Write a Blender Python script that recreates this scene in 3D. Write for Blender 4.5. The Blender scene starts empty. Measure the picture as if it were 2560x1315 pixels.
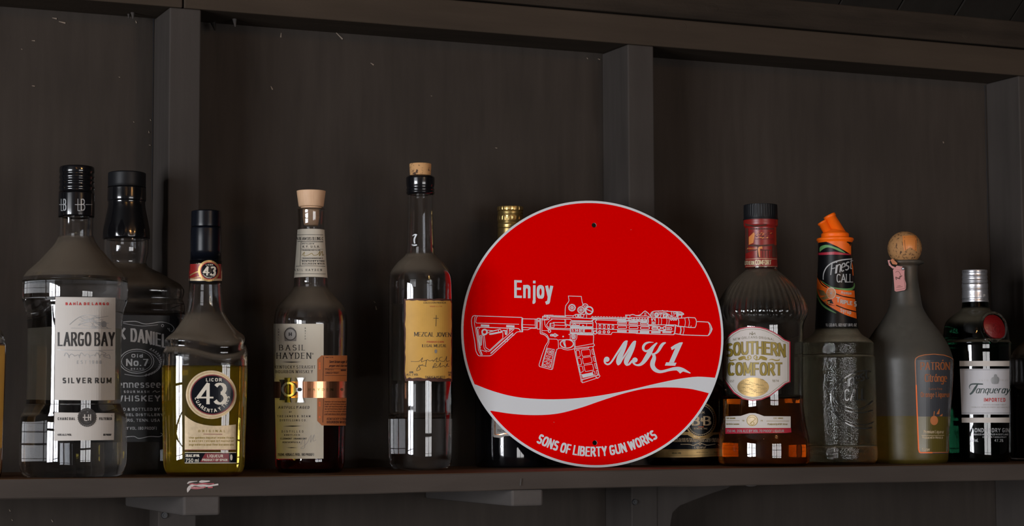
import bpy, bmesh, math, random
import numpy as np
from mathutils import Vector, Matrix
from mathutils.bvhtree import BVHTree
from mathutils.geometry import tessellate_polygon, delaunay_2d_cdt

random.seed(7)
MM = 0.001
C = bpy.context.scene.collection
PI = math.pi

# ------------------------------------------------------------------ camera
CX, CY, CZ = -572.08, -2305.51, 57.97
YAW, PIT, ROL, FPX = 0.4143, 0.0785, -0.0037, 5003.67
f0 = Vector((math.sin(YAW)*math.cos(PIT), math.cos(YAW)*math.cos(PIT), math.sin(PIT)))
r0 = Vector((math.cos(YAW), -math.sin(YAW), 0.0))
u0 = r0.cross(f0)
RR = math.cos(ROL)*r0 + math.sin(ROL)*u0
UU = -math.sin(ROL)*r0 + math.cos(ROL)*u0
CAMP = Vector((CX, CY, CZ))

def ray(px, py):
    return f0 + (px-1280)/FPX*RR - (py-657.5)/FPX*UU

def proj(P):
    v = Vector(P) - CAMP
    z = v.dot(f0)
    return 1280+FPX*v.dot(RR)/z, 657.5-FPX*v.dot(UU)/z, z

def at_y(px, py, y):
    d = ray(px, py)
    return CAMP + d*((y-CY)/d.y)

cd = bpy.data.cameras.new('camera')
cam = bpy.data.objects.new('camera', cd)
C.objects.link(cam)
bpy.context.scene.camera = cam
cd.sensor_width = 36.0
cd.lens = FPX/2560*36.0
cd.clip_start = 0.05
cam.matrix_world = Matrix(((RR.x, UU.x, -f0.x, CX*MM), (RR.y, UU.y, -f0.y, CY*MM), (RR.z, UU.z, -f0.z, CZ*MM), (0, 0, 0, 1)))
cd.dof.use_dof = True
cd.dof.focus_distance = 2.36
cd.dof.aperture_fstop = 16.0

# ------------------------------------------------------------------ world, light, exposure
sc = bpy.context.scene
w = bpy.data.worlds.new('world')
sc.world = w
w.use_nodes = True
w.node_tree.nodes['Background'].inputs[0].default_value = (0.55, 0.70, 1.0, 1)
w.node_tree.nodes['Background'].inputs[1].default_value = 0.6
sc.view_settings.view_transform = 'Standard'
sc.view_settings.look = 'None'
sc.view_settings.gamma = 1.0
sc.view_settings.use_curve_mapping = False
sc.view_settings.exposure = -0.33
cy = sc.cycles
cy.use_denoising = True
cy.max_bounces = 14
cy.transmission_bounces = 14
cy.glossy_bounces = 6
cy.diffuse_bounces = 3
cy.transparent_max_bounces = 16
cy.volume_bounces = 0
cy.caustics_reflective = False
cy.caustics_refractive = True
cy.sample_clamp_indirect = 3.0
cy.blur_glossy = 0.3

def area(name, loc, size, rot, power, col):
    l = bpy.data.lights.new(name, 'AREA')
    l.shape = 'RECTANGLE'
    l.size, l.size_y = size
    l.energy = power
    l.color = col
    o = bpy.data.objects.new(name, l)
    C.objects.link(o)
    o.location = loc
    o.rotation_euler = rot
    return o

# one window in the wall opposite the shelf, a wide one in the left side wall
WIN = (0.05, 1.60, -0.48, 0.42)        # x0,x1,z0,z1 at y = WY
WY = -3.60
SIDE = (-3.52, -1.35, -0.46, 0.62)    # y0,y1,z0,z1 at x = SX
SX = -3.30
area('window_daylight', ((WIN[0]+WIN[1])/2, WY-0.16, (WIN[2]+WIN[3])/2), (WIN[1]-WIN[0], WIN[3]-WIN[2]), (PI/2, 0, 0), 54.0, (1.0, 0.98, 0.97))
area('side_window_daylight', (SX-0.16, (SIDE[0]+SIDE[1])/2, (SIDE[2]+SIDE[3])/2), (SIDE[3]-SIDE[2], SIDE[1]-SIDE[0]), (0, -PI/2, 0), 320.0, (0.93, 0.955, 1.0))
for k, (bx, by, bz) in enumerate(((0.72, -2.75, 0.90), (0.82, -2.72, 0.97), (0.77, -2.80, 0.80), (0.90, -2.78, 0.82), (0.98, -2.70, 0.94), (-0.9, -2.9, 0.95), (-0.75, -2.85, 1.02))):     # warm bulbs over the bar
    l = bpy.data.lights.new('string_bulb_light', 'POINT')
    l.energy = 5.0
    l.color = (1.0, 0.52, 0.18)
    l.shadow_soft_size = 0.010
    o = bpy.data.objects.new('string_bulb_light', l)
    C.objects.link(o)
    o.location = (bx, by, bz)

# ------------------------------------------------------------------ materials
def newmat(name):
    m = bpy.data.materials.new(name)
    m.use_nodes = True
    nt = m.node_tree
    return m, nt, nt.nodes['Principled BSDF']

def N(nt, t, **kw):
    n = nt.nodes.new(t)
    for k, v in kw.items():
        if k in n.inputs.keys():
            n.inputs[k].default_value = v
        else:
            setattr(n, k, v)
    return n

def simple(name, col, rough=0.5, metal=0.0, noise=0.0, scale=200.0, bump=0.0, coat=0.0, spec=None):
    m, nt, b = newmat(name)
    b.inputs['Base Color'].default_value = (*col, 1)
    b.inputs['Roughness'].default_value = rough
    b.inputs['Metallic'].default_value = metal
    b.inputs['Coat Weight'].default_value = coat
    if spec is not None:
        b.inputs['Specular IOR Level'].default_value = spec
    tc = N(nt, 'ShaderNodeTexCoord')
    no = N(nt, 'ShaderNodeTexNoise', Scale=scale, Detail=3.0)
    nt.links.new(tc.outputs['Object'], no.inputs['Vector'])
    if noise:
        mx = N(nt, 'ShaderNodeMix', data_type='RGBA')
        mx.inputs[6].default_value = (*[c*(1-noise) for c in col], 1)
        mx.inputs[7].default_value = (*[min(1, c*(1+noise)) for c in col], 1)
        nt.links.new(no.outputs['Fac'], mx.inputs[0])
        nt.links.new(mx.outputs[2], b.inputs['Base Color'])
    if bump:
        bp = N(nt, 'ShaderNodeBump', Strength=bump, Distance=0.001)
        nt.links.new(no.outputs['Fac'], bp.inputs['Height'])
        nt.links.new(bp.outputs['Normal'], b.inputs['Normal'])
    return m

def painted_wood(name, col, stretch=(1, 1, 1), amp=0.35, bump=0.35):
    """dark brown-grey paint over boards: streaks along the grain, blotches, tiny pale chips"""
    m, nt, b = newmat(name)
    tc = N(nt, 'ShaderNodeTexCoord')
    mp = N(nt, 'ShaderNodeMapping')
    mp.inputs['Scale'].default_value = stretch
    nt.links.new(tc.outputs['Object'], mp.inputs['Vector'])
    n1 = N(nt, 'ShaderNodeTexNoise', Scale=14.0, Detail=5.0, Roughness=0.65)
    n2 = N(nt, 'ShaderNodeTexNoise', Scale=4.0, Detail=3.0)
    n3 = N(nt, 'ShaderNodeTexNoise', Scale=260.0, Detail=2.0)
    nt.links.new(mp.outputs[0], n1.inputs['Vector'])
    nt.links.new(tc.outputs['Object'], n2.inputs['Vector'])
    nt.links.new(tc.outputs['Object'], n3.inputs['Vector'])
    a = N(nt, 'ShaderNodeMath', operation='ADD')
    nt.links.new(n1.outputs['Fac'], a.inputs[0])
    nt.links.new(n2.outputs['Fac'], a.inputs[1])
    rp = N(nt, 'ShaderNodeMapRange')
    rp.inputs['From Min'].default_value = 0.7
    rp.inputs['From Max'].default_value = 1.3
    nt.links.new(a.outputs[0], rp.inputs['Value'])
    mx = N(nt, 'ShaderNodeMix', data_type='RGBA')
    mx.inputs[6].default_value = (*[c*(1-amp) for c in col], 1)
    mx.inputs[7].default_value = (*[c*(1+amp) for c in col], 1)
    nt.links.new(rp.outputs[0], mx.inputs[0])
    nt.links.new(mx.outputs[2], b.inputs['Base Color'])
    b.inputs['Roughness'].default_value = 0.68
    b.inputs['Specular IOR Level'].default_value = 0.14
    ad = N(nt, 'ShaderNodeMath', operation='ADD')
    nt.links.new(n1.outputs['Fac'], ad.inputs[0])
    m3 = N(nt, 'ShaderNodeMath', operation='MULTIPLY')
    m3.inputs[1].default_value = 0.25
    nt.links.new(n3.outputs['Fac'], m3.inputs[0])
    nt.links.new(m3.outputs[0], ad.inputs[1])
    bp = N(nt, 'ShaderNodeBump', Strength=bump, Distance=0.002)
    nt.links.new(ad.outputs[0], bp.inputs['Height'])
    nt.links.new(bp.outputs['Normal'], b.inputs['Normal'])
    return m

def glass(name, tint=(1, 1, 1), rough=0.0, ior=1.5, dust=0.0, dustcol=(0.125, 0.10, 0.074), frost=0.0, pebble=0.0, film=0.0):
    """clear bottle glass; dust lies where the surface faces up; frost = matt etched share"""
    m, nt, b = newmat(name)
    b.inputs['Base Color'].default_value = (*tint, 1)
    b.inputs['Roughness'].default_value = rough
    b.inputs['IOR'].default_value = ior
    b.inputs['Transmission Weight'].default_value = 1.0
    tc = N(nt, 'ShaderNodeTexCoord')
    if pebble:
        vo = N(nt, 'ShaderNodeTexVoronoi', Scale=750.0)
        nt.links.new(tc.outputs['Object'], vo.inputs['Vector'])
        bp = N(nt, 'ShaderNodeBump', Strength=pebble, Distance=0.0012)
        nt.links.new(vo.outputs['Distance'], bp.inputs['Height'])
        nt.links.new(bp.outputs['Normal'], b.inputs['Normal'])
    if dust or frost or film:
        d = N(nt, 'ShaderNodeBsdfDiffuse')
        d.inputs['Color'].default_value = (*dustcol, 1)
        ge = N(nt, 'ShaderNodeNewGeometry')
        sp = N(nt, 'ShaderNodeSeparateXYZ')
        nt.links.new(ge.outputs['True Normal'], sp.inputs[0])
        rp = N(nt, 'ShaderNodeMapRange', interpolation_type='SMOOTHSTEP')
        rp.inputs['From Min'].default_value = 0.12
        rp.inputs['From Max'].default_value = 0.75
        rp.inputs['To Min'].default_value = max(frost, film)
        rp.inputs['To Max'].default_value = max(frost, film, dust)
        nt.links.new(sp.outputs['Z'], rp.inputs['Value'])
        no = N(nt, 'ShaderNodeTexNoise', Scale=90.0, Detail=4.0)
        nt.links.new(tc.outputs['Object'], no.inputs['Vector'])
        r2 = N(nt, 'ShaderNodeMapRange')
        r2.inputs['To Min'].default_value = 0.75
        r2.inputs['To Max'].default_value = 1.2
        nt.links.new(no.outputs['Fac'], r2.inputs['Value'])
        mu = N(nt, 'ShaderNodeMath', operation='MULTIPLY')
        mu.use_clamp = True
        nt.links.new(rp.outputs[0], mu.inputs[0])
        nt.links.new(r2.outputs[0], mu.inputs[1])
        ms = N(nt, 'ShaderNodeMixShader')
        nt.links.new(mu.outputs[0], ms.inputs[0])
        nt.links.new(b.outputs[0], ms.inputs[1])
        nt.links.new(d.outputs[0], ms.inputs[2])
        nt.links.new(ms.outputs[0], nt.nodes['Material Output'].inputs['Surface'])
    return m

def liquid(name, col, density, glow=0.0, glowcol=(1, 1, 1)):
    m = bpy.data.materials.new(name)
    m.use_nodes = True
    nt = m.node_tree
    nt.nodes.remove(nt.nodes['Principled BSDF'])
    t = N(nt, 'ShaderNodeBsdfTransparent')
    va = N(nt, 'ShaderNodeVolumeAbsorption')
    va.inputs['Color'].default_value = (*col, 1)
    va.inputs['Density'].default_value = density
    out = nt.nodes['Material Output']
    if glow:  # diffuse share paints in the glow of light through the liquid
        d = N(nt, 'ShaderNodeBsdfDiffuse')
        d.inputs['Color'].default_value = (*glowcol, 1)
        ms = N(nt, 'ShaderNodeMixShader')
        ms.inputs[0].default_value = glow
        nt.links.new(t.outputs[0], ms.inputs[1])
        nt.links.new(d.outputs[0], ms.inputs[2])
        nt.links.new(ms.outputs[0], out.inputs['Surface'])
    else:
        nt.links.new(t.outputs[0], out.inputs['Surface'])
    nt.links.new(va.outputs[0], out.inputs['Volume'])
    return m

def wood_grain(name, c1, c2, scale=60.0, st=(1, 1, 0.12)):
    m, nt, b = newmat(name)
    tc = N(nt, 'ShaderNodeTexCoord')
    mp = N(nt, 'ShaderNodeMapping')
    mp.inputs['Scale'].default_value = st
    no = N(nt, 'ShaderNodeTexNoise', Scale=scale*6, Detail=4.0)
    nt.links.new(tc.outputs['Object'], mp.inputs[0])
    nt.links.new(mp.outputs[0], no.inputs['Vector'])
    mx = N(nt, 'ShaderNodeMix', data_type='RGBA')
    mx.inputs[6].default_value = (*c1, 1)
    mx.inputs[7].default_value = (*c2, 1)
    nt.links.new(no.outputs['Fac'], mx.inputs[0])
    nt.links.new(mx.outputs[2], b.inputs['Base Color'])
    b.inputs['Roughness'].default_value = 0.6
    return m

def cork(name, base=(0.50, 0.27, 0.11)):
    m, nt, b = newmat(name)
    tc = N(nt, 'ShaderNodeTexCoord')
    no = N(nt, 'ShaderNodeTexNoise', Scale=260.0, Detail=4.0)
    nt.links.new(tc.outputs['Object'], no.inputs['Vector'])
    cr = N(nt, 'ShaderNodeValToRGB')
    cr.color_ramp.elements[0].position = 0.33
    cr.color_ramp.elements[0].color = (0.05, 0.022, 0.01, 1)
    cr.color_ramp.elements[1].position = 0.46
    cr.color_ramp.elements[1].color = (*base, 1)
    nt.links.new(no.outputs['Fac'], cr.inputs[0])
    nt.links.new(cr.outputs[0], b.inputs['Base Color'])
    b.inputs['Roughness'].default_value = 0.8
    return m

WALLC = (0.040, 0.033, 0.028)
M = {}
M['panel'] = painted_wood('painted_panel', (0.036, 0.0285, 0.0235), (5, 1, 0.5), 0.22, 0.15)
M['stud'] = painted_wood('painted_stud', (0.045, 0.038, 0.034), (3, 3, 0.3), 0.18, 0.2)
M['beam'] = painted_wood('painted_beam', (0.043, 0.031, 0.022), (0.3, 3, 3), 0.22, 0.3)
M['beam_rough'] = painted_wood('painted_rough_beam', (0.022, 0.016, 0.0115), (0.35, 4, 4), 0.5, 0.6)
M['plank'] = painted_wood('painted_plank', (0.014, 0.012, 0.010), (2, 0.4, 2), 0.3, 0.3)
M['shelf'] = painted_wood('painted_shelf', (0.052, 0.042, 0.036), (0.4, 3, 3), 0.18, 0.3)
M['shelftop'] = painted_wood('worn_shelf_top', (0.10, 0.050, 0.022), (0.4, 3, 3), 0.4, 0.3)
M['arm'] = painted_wood('painted_arm', (0.070, 0.062, 0.058), (3, 0.4, 3), 0.15, 0.25)
M['room'] = simple('room_plaster', (0.035, 0.03, 0.027), 0.8, noise=0.1, scale=8)
M['floor'] = simple('room_floor', (0.03, 0.024, 0.02), 0.6, noise=0.2, scale=10)
M['frame'] = simple('window_frame', (0.02, 0.02, 0.022), 0.5)
M['black'] = simple('black', (0.004, 0.004, 0.005), 0.35, spec=0.2)
M['blackgloss'] = simple('black_gloss', (0.004, 0.004, 0.005), 0.16, bump=0.0, coat=0.3)
M['blackplastic'] = simple('black_plastic', (0.006, 0.0065, 0.008), 0.45, spec=0.22)
M['navy'] = simple('navy_black', (0.003, 0.004, 0.007), 0.27, spec=0.22)
M['chip'] = simple('pale_chip', (0.24, 0.185, 0.14), 0.7)
M['red'] = simple('sign_red', (0.66, 0.0, 0.0), 0.6, noise=0.03, scale=500, spec=0.0)
M['white'] = simple('sign_white', (0.56, 0.575, 0.60), 0.55, spec=0.15)
M['signedge'] = simple('sign_metal', (0.45, 0.46, 0.47), 0.4, metal=0.6)
M['paper'] = simple('paper_white', (0.50, 0.465, 0.43), 0.6, noise=0.04, scale=60)
M['cream'] = simple('paper_cream', (0.56, 0.51, 0.42), 0.6, noise=0.04, scale=60)
M['greypaper'] = simple('paper_back', (0.34, 0.31, 0.25), 0.8)
M['ink'] = simple('ink', (0.020, 0.018, 0.018), 0.6)
M['inkgrey'] = simple('ink_grey', (0.22, 0.20, 0.18), 0.6)
M['inkfaint'] = simple('ink_faint', (0.38, 0.36, 0.34), 0.6)
M['inkred'] = simple('ink_red', (0.42, 0.02, 0.02), 0.6)
M['silver'] = simple('silver_print', (0.30, 0.31, 0.32), 0.4, metal=0.3)
M['labelwhite'] = simple('label_white_print', (0.36, 0.36, 0.36), 0.6)
M['gold'] = simple('gold_foil', (0.40, 0.27, 0.11), 0.46, metal=0.7, noise=0.15, scale=150)
M['palegold'] = simple('pale_gold_foil', (0.50, 0.39, 0.25), 0.5, metal=0.4, noise=0.25, scale=260)
M['goldcap'] = simple('gold_cap', (0.48, 0.33, 0.12), 0.30, metal=0.9)
M['silvercap'] = simple('silver_cap', (0.52, 0.52, 0.55), 0.32, metal=0.85)
M['copper'] = simple('copper', (0.62, 0.28, 0.15), 0.26, metal=1.0)
M['steel'] = simple('steel', (0.60, 0.59, 0.57), 0.25, metal=1.0)
M['brassdark'] = simple('worn_brass', (0.15, 0.135, 0.05), 0.25, metal=1.0)
M['orange'] = simple('orange_plastic', (0.90, 0.135, 0.004), 0.42, spec=0.3)
M['orangeink'] = simple('orange_ink', (0.80, 0.13, 0.006), 0.45)
M['orangepaper'] = simple('orange_paper', (0.42, 0.13, 0.035), 0.6, noise=0.06, scale=80)
M['green'] = simple('green_ink', (0.10, 0.26, 0.08), 0.5)
M['maroon'] = simple('maroon_ink', (0.15, 0.006, 0.012), 0.45)
M['capsulered'] = simple('red_capsule', (0.20, 0.010, 0.008), 0.35, noise=0.3, scale=150)
M['crimson'] = simple('crimson', (0.33, 0.012, 0.03), 0.4)
M['wax'] = simple('red_wax', (0.12, 0.003, 0.004), 0.35, bump=0.4, scale=200)
M['olivegold'] = simple('olive_gold', (0.24, 0.17, 0.02), 0.5, metal=0.2)
M['darkgold'] = simple('dark_gold_line', (0.10, 0.075, 0.02), 0.5)
M['parch'] = simple('parchment', (0.56, 0.31, 0.055), 0.6, noise=0.18, scale=45)
M['burnt'] = simple('burnt_edge', (0.055, 0.014, 0.007), 0.7, noise=0.4, scale=200)
M['wood'] = wood_grain('light_wood', (0.50, 0.30, 0.17), (0.66, 0.43, 0.27))
M['cork'] = cork('cork')
M['corkdark'] = cork('cork_ball', (0.36, 0.18, 0.065))
M['pinktag'] = simple('pink_tag', (0.48, 0.20, 0.19), 0.5)
M['strap'] = simple('copper_strap', (0.40, 0.13, 0.05), 0.45)
M['amberstrip'] = simple('amber_strip', (0.58, 0.20, 0.05), 0.35)
M['sticker'] = simple('sticker_paper', (0.50, 0.46, 0.44), 0.7, noise=0.25, scale=220)

M['glass'] = glass('clear_glass', dust=0.60, film=0.004)
M['glassclean'] = glass('clean_glass', (0.97, 0.98, 0.97), dust=0.35, film=0.004)
M['glasspebble'] = glass('pebbled_glass', (0.97, 0.96, 0.90), dust=0.5, pebble=0.24, film=0.02, dustcol=(0.20, 0.18, 0.13))
M['glassgreen'] = glass('green_glass', (0.006, 0.055, 0.025), dust=0.38, dustcol=(0.12, 0.105, 0.075))
M['glassamber'] = glass('amber_glass', (0.35, 0.12, 0.03), dust=0.5)
M['glassdark'] = simple('dark_bottle', (0.004, 0.004, 0.005), 0.05, coat=0.0)
M['frosted'] = glass('frosted_glass', (0.62, 0.62, 0.58), rough=0.38, frost=0.48, dust=0.75, dustcol=(0.085, 0.078, 0.066))
M['frosted_wet'] = glass('frosted_glass_over_liquid', (0.62, 0.52, 0.12), rough=0.38, frost=0.48, dust=0.75, dustcol=(0.105, 0.078, 0.014))
M['lyellow'] = liquid('yellow_liqueur', (0.98, 0.87, 0.02), 24.0, 0.20, (0.56, 0.40, 0.012))
M['lpale'] = liquid('pale_syrup', (0.95, 0.92, 0.72), 10.0, 0.06, (0.30, 0.28, 0.18))
M['lamber'] = liquid('amber_liquor', (0.95, 0.62, 0.03), 34.0, 0.08, (0.30, 0.09, 0.008))
M['lred'] = liquid('red_brown_liquor', (0.75, 0.12, 0.02), 60.0)
M['lclear'] = liquid('clear_spirit', (0.98, 0.99, 1.0), 1.0)
M['ldark'] = simple('dark_liquor', (0.006, 0.003, 0.002), 0.1)
M['lfrost'] = simple('yellow_content', (0.16, 0.12, 0.015), 0.6)

# ------------------------------------------------------------------ object helpers
def link(name, me, mat=None, parent=None, smooth=False):
    o = bpy.data.objects.new(name, me)
    C.objects.link(o)
    if mat:
        me.materials.append(M[mat] if isinstance(mat, str) else mat)
    if parent:
        o.parent = parent
    if smooth:
        for p in me.polygons:
            p.use_smooth = True
    return o

def empty(name, loc=(0, 0, 0), label=None, cat=None, group=None, kind=None):
    o = bpy.data.objects.new(name, None)
    C.objects.link(o)
    o.empty_display_size = 0.02
    o.location = Vector(loc)*MM
    tag(o, label, cat, group, kind)
    return o

def tag(o, label=None, cat=None, group=None, kind=None):
    if label: o['label'] = label
    if cat: o['category'] = cat
    if group: o['group'] = group
    if kind: o['kind'] = kind
    return o

def mesh_from(name, verts, faces):
    me = bpy.data.meshes.new(name)
    me.from_pydata([tuple(v) for v in verts], [], faces)
    me.validate()
    return me

def box(name, x0, x1, y0, y1, z0, z1, mat, parent=None, bevel=1.0, origin=(0, 0, 0), sub=0):
    bm = bmesh.new()
    bmesh.ops.create_cube(bm, size=1)
    for v in bm.verts:
        v.co = Vector(((x0+x1)/2+v.co.x*(x1-x0), (y0+y1)/2+v.co.y*(y1-y0), (z0+z1)/2+v.co.z*(z1-z0)))
    if bevel:
        bmesh.ops.bevel(bm, geom=bm.edges[:], offset=bevel, segments=2, affect='EDGES', profile=0.5)
    o3 = Vector(origin)
    for v in bm.verts:
        v.co = (v.co-o3)*MM
    me = bpy.data.meshes.new(name)
    bm.to_mesh(me); bm.free()
    return link(name, me, mat, parent)

def prism(name, pts, y0, y1, mat, parent=None, bevel=0.8):
    """outline in x,z extruded along y"""
    bm = bmesh.new()
    vs = [bm.verts.new((x, y0, z)) for x, z in pts]
    fc = bm.faces.new(vs)
    r = bmesh.ops.extrude_face_region(bm, geom=[fc])
    for g in r['geom']:
        if isinstance(g, bmesh.types.BMVert):
            g.co.y = y1
    bmesh.ops.recalc_face_normals(bm, faces=bm.faces[:])
    if bevel:
        bmesh.ops.bevel(bm, geom=[e for e in bm.edges if e.calc_face_angle(0) > 0.6], offset=bevel, segments=2, affect='EDGES')
    for v in bm.verts:
        v.co *= MM
    me = bpy.data.meshes.new(name)
    bm.to_mesh(me); bm.free()
    return link(name, me, mat, parent)

# ------------------------------------------------------------------ stroke lettering
def arc(cx, cy_, rx, ry, a0, a1, n=10):
    return [(cx+rx*math.cos(math.radians(a0+(a1-a0)*i/n)), cy_+ry*math.sin(math.radians(a0+(a1-a0)*i/n))) for i in range(n+1)]

def ell(x0, x1, y0, y1, n=24, p=2.5, a0=90, full=360):
    out = []
    for i in range(n+1):
        t = math.radians(a0+full*i/n)
        c, s = math.cos(t), math.sin(t)
        out.append(((x0+x1)/2+(x1-x0)/2*math.copysign(abs(c)**(2/p), c), (y0+y1)/2+(y1-y0)/2*math.copysign(abs(s)**(2/p), s)))
    return out

def bowl(x0, x1, y0, y1, n=10):      # from (x0,y1) out to the right and back to (x0,y0)
    xm = x0+(x1-x0)*0.45
    return [(x0, y1)] + [(xm+(x1-xm)*math.cos(math.radians(90-180*i/n)), (y0+y1)/2+(y1-y0)/2*math.sin(math.radians(90-180*i/n))) for i in range(n+1)] + [(x0, y0)]

X = 0.70
G = {}
def g(ch, wd, *st): G[ch] = (wd, st)
g('A', .66, [(0, 0), (.33, 1), (.66, 0)], [(.12, .34), (.54, .34)])
g('B', .55, [(0, 0), (0, 1)], bowl(0, .50, .53, 1), bowl(0, .55, 0, .53))
g('C', .56, ell(0, .56, 0, 1, 20, 2.5, 38, 284))
g('D', .58, [(0, 0), (0, 1)], bowl(0, .58, 0, 1))
g('E', .48, [(.48, 1), (0, 1), (0, 0), (.48, 0)], [(0, .52), (.40, .52)])
g('F', .46, [(.46, 1), (0, 1), (0, 0)], [(0, .50), (.40, .50)])
g('G', .60, ell(0, .60, 0, 1, 20, 2.5, 38, 284) + [(.58, .46), (.34, .46)])
g('H', .58, [(0, 0), (0, 1)], [(.58, 0), (.58, 1)], [(0, .52), (.58, .52)])
g('I', .0, [(0, 0), (0, 1)])
g('J', .40, [(.40, 1), (.40, .2)] + arc(.2, .2, .2, .2, 0, -150, 8))
g('K', .58, [(0, 0), (0, 1)], [(.55, 1), (0, .40)], [(.18, .58), (.58, 0)])
g('L', .44, [(0, 1), (0, 0), (.44, 0)])
g('M', .78, [(0, 0), (0, 1), (.39, .12), (.78, 1), (.78, 0)])
g('N', .60, [(0, 0), (0, 1), (.60, 0), (.60, 1)])
g('O', .60, ell(0, .60, 0, 1))
g('P', .54, [(0, 0), (0, 1)], bowl(0, .54, .45, 1))
g('Q', .62, ell(0, .62, 0, 1), [(.36, .22), (.66, -.08)])
g('R', .56, [(0, 0), (0, 1)], bowl(0, .53, .48, 1), [(.28, .48), (.58, 0)])
g('S', .52, arc(.26, .755, .24, .245, 25, 262, 12)[:] + arc(.26, .255, .26, .255, 78, -155, 12))
g('T', .56, [(0, 1), (.56, 1)], [(.28, 1), (.28, 0)])
g('U', .58, [(0, 1), (0, .28)] + arc(.29, .28, .29, .28, 180, 360, 10) + [(.58, 1)])
g('V', .62, [(0, 1), (.31, 0), (.62, 1)])
g('W', .92, [(0, 1), (.22, 0), (.46, .95), (.70, 0), (.92, 1)])
g('X', .60, [(0, 0), (.6, 1)], [(0, 1), (.6, 0)])
g('Y', .60, [(0, 1), (.30, .46), (.60, 1)], [(.30, .46), (.30, 0)])
g('Z', .54, [(0, 1), (.54, 1), (0, 0), (.54, 0)])
g('0', .54, ell(0, .54, 0, 1))
g('1', .22, [(0, .78), (.22, 1), (.22, 0)])
g('2', .52, arc(.26, .74, .26, .26, 160, -40, 9) + [(0, 0), (.54, 0)])
g('3', .52, arc(.25, .76, .24, .24, 150, -80, 10), arc(.25, .27, .27, .27, 82, -155, 10))
g('4', .58, [(.42, 0), (.42, 1), (0, .30), (.58, .30)])
g('5', .52, [(.48, 1), (.06, 1), (.03, .56)] + arc(.25, .31, .27, .31, 115, -150, 11))
g('6', .54, ell(0, .54, 0, .60), [(.02, .32), (.12, .75), (.42, 1)])
g('7', .50, [(0, 1), (.50, 1), (.16, 0)])
g('8', .52, ell(.03, .49, .52, 1, 18), ell(0, .52, 0, .52, 18))
g('9', .54, ell(0, .54, .40, 1), [(.52, .66), (.42, .25), (.12, 0)])
g('&', .62, [(.60, 0), (.12, .70)] + arc(.28, .80, .17, .19, 200, -20, 8) + [(.10, .38)] + arc(.25, .24, .22, .24, 150, 330, 8) + [(.60, .45)])
g('.', .06, [(0, 0), (.001, .06)])
g(',', .08, [(.05, .06), (0, -.12)])
g("'", .04, [(0, 1), (0, .8)])
g('/', .36, [(0, 0), (.36, 1)])
g('(', .18, arc(.24, .5, .24, .6, 120, 240, 8))
g(')', .18, arc(-.06, .5, .24, .6, 60, -60, 8))
g('-', .3, [(0, .45), (.3, .45)])
g('*', .16, ell(0, .16, .8, 1, 10, 2))
g('%', .6, ell(0, .22, .6, 1, 10, 2), ell(.38, .6, 0, .4, 10, 2), [(.1, 0), (.5, 1)])
# lower case (x height X)
g('a', .44, ell(0, .42, 0, X, 18), [(.44, X), (.44, 0)])
g('b', .46, [(0, 1), (0, 0)], ell(.02, .46, 0, X, 18))
g('c', .40, ell(0, .42, 0, X, 16, 2.4, 45, 270))
g('d', .46, [(.46, 1.02), (.46, 0)], ell(0, .44, 0, X, 18))
g('e', .44, [(.02, X*.52), (.44, X*.52)] + ell(0, .44, 0, X, 16, 2.3, 5, 300))
g('f', .32, [(.14, 0), (.14, .82)] + arc(.30, .82, .16, .18, 180, 80, 5), [(0, X), (.32, X)])
g('g', .46, ell(0, .44, 0, X, 18), [(.46, X), (.46, -.12)] + arc(.24, -.12, .22, .18, 0, -150, 7))
g('h', .44, [(0, 1.02), (0, 0)], [(0, X*.6)] + arc(.22, X-.2, .22, .2, 170, 0, 7) + [(.44, 0)])
g('i', .0, [(0, 0), (0, X)], [(0, .92), (0, 1.0)])
g('j', .12, [(.12, X), (.12, -.12)] + arc(-.03, -.10, .15, .13, 0, -95, 6), [(.12, .90), (.12, 1.0)])
g('k', .42, [(0, 1.02), (0, 0)], [(.40, X), (0, .26)], [(.14, .38), (.42, 0)])
g('l', .0, [(0, 1.02), (0, 0)])
g('m', .74, [(0, X), (0, 0)], [(0, X*.7)] + arc(.19, X-.18, .18, .18, 170, 0, 6) + [(.37, 0)], [(.37, X*.7)] + arc(.56, X-.18, .18, .18, 170, 0, 6) + [(.74, 0)])
g('n', .44, [(0, X), (0, 0)], [(0, X*.7)] + arc(.22, X-.2, .22, .2, 170, 0, 7) + [(.44, 0)])
g('o', .46, ell(0, .46, 0, X, 20))
g('p', .46, [(0, X), (0, -.28)], ell(.02, .46, 0, X, 18))
g('q', .46, [(.46, X), (.46, -.28)], ell(0, .44, 0, X, 18))
g('r', .28, [(0, X), (0, 0)], [(0, X*.65)] + arc(.20, X-.18, .19, .18, 160, 60, 5))
g('s', .38, arc(.19, X*.755, .17, X*.245, 25, 262, 10) + arc(.19, X*.255, .19, X*.255, 78, -155, 10))
g('t', .30, [(.12, .95), (.12, .16)] + arc(.26, .16, .14, .16, 180, 280, 4), [(0, X), (.30, X)])
g('u', .44, [(0, X), (0, .22)] + arc(.22, .22, .22, .22, 180, 350, 7), [(.44, X), (.44, 0)])
g('v', .44, [(0, X), (.22, 0), (.44, X)])
g('w', .66, [(0, X), (.17, 0), (.33, X*.9), (.50, 0), (.66, X)])
g('x', .42, [(0, 0), (.42, X)], [(0, X), (.42, 0)])
g('y', .44, [(0, X), (.22, .04)], [(.44, X), (.22, .02), (.17, -.12), (.11, -.20), (.0, -.225)])
g('z', .38, [(0, X), (.38, X), (0, 0), (.38, 0)])
G['O'] = (.60, (ell(0, .60, 0, 1),))
G['\u00d3'] = (.60, (ell(0, .60, 0, 1), [(.25, 1.14), (.42, 1.32)]))
G['\u00cd'] = (.0, ([(0, 0), (0, 1)], [(-.03, 1.14), (.12, 1.32)]))
G['\u00f3'] = (.46, (ell(0, .46, 0, X, 20), [(.18, X+.12), (.34, X+.3)]))

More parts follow.
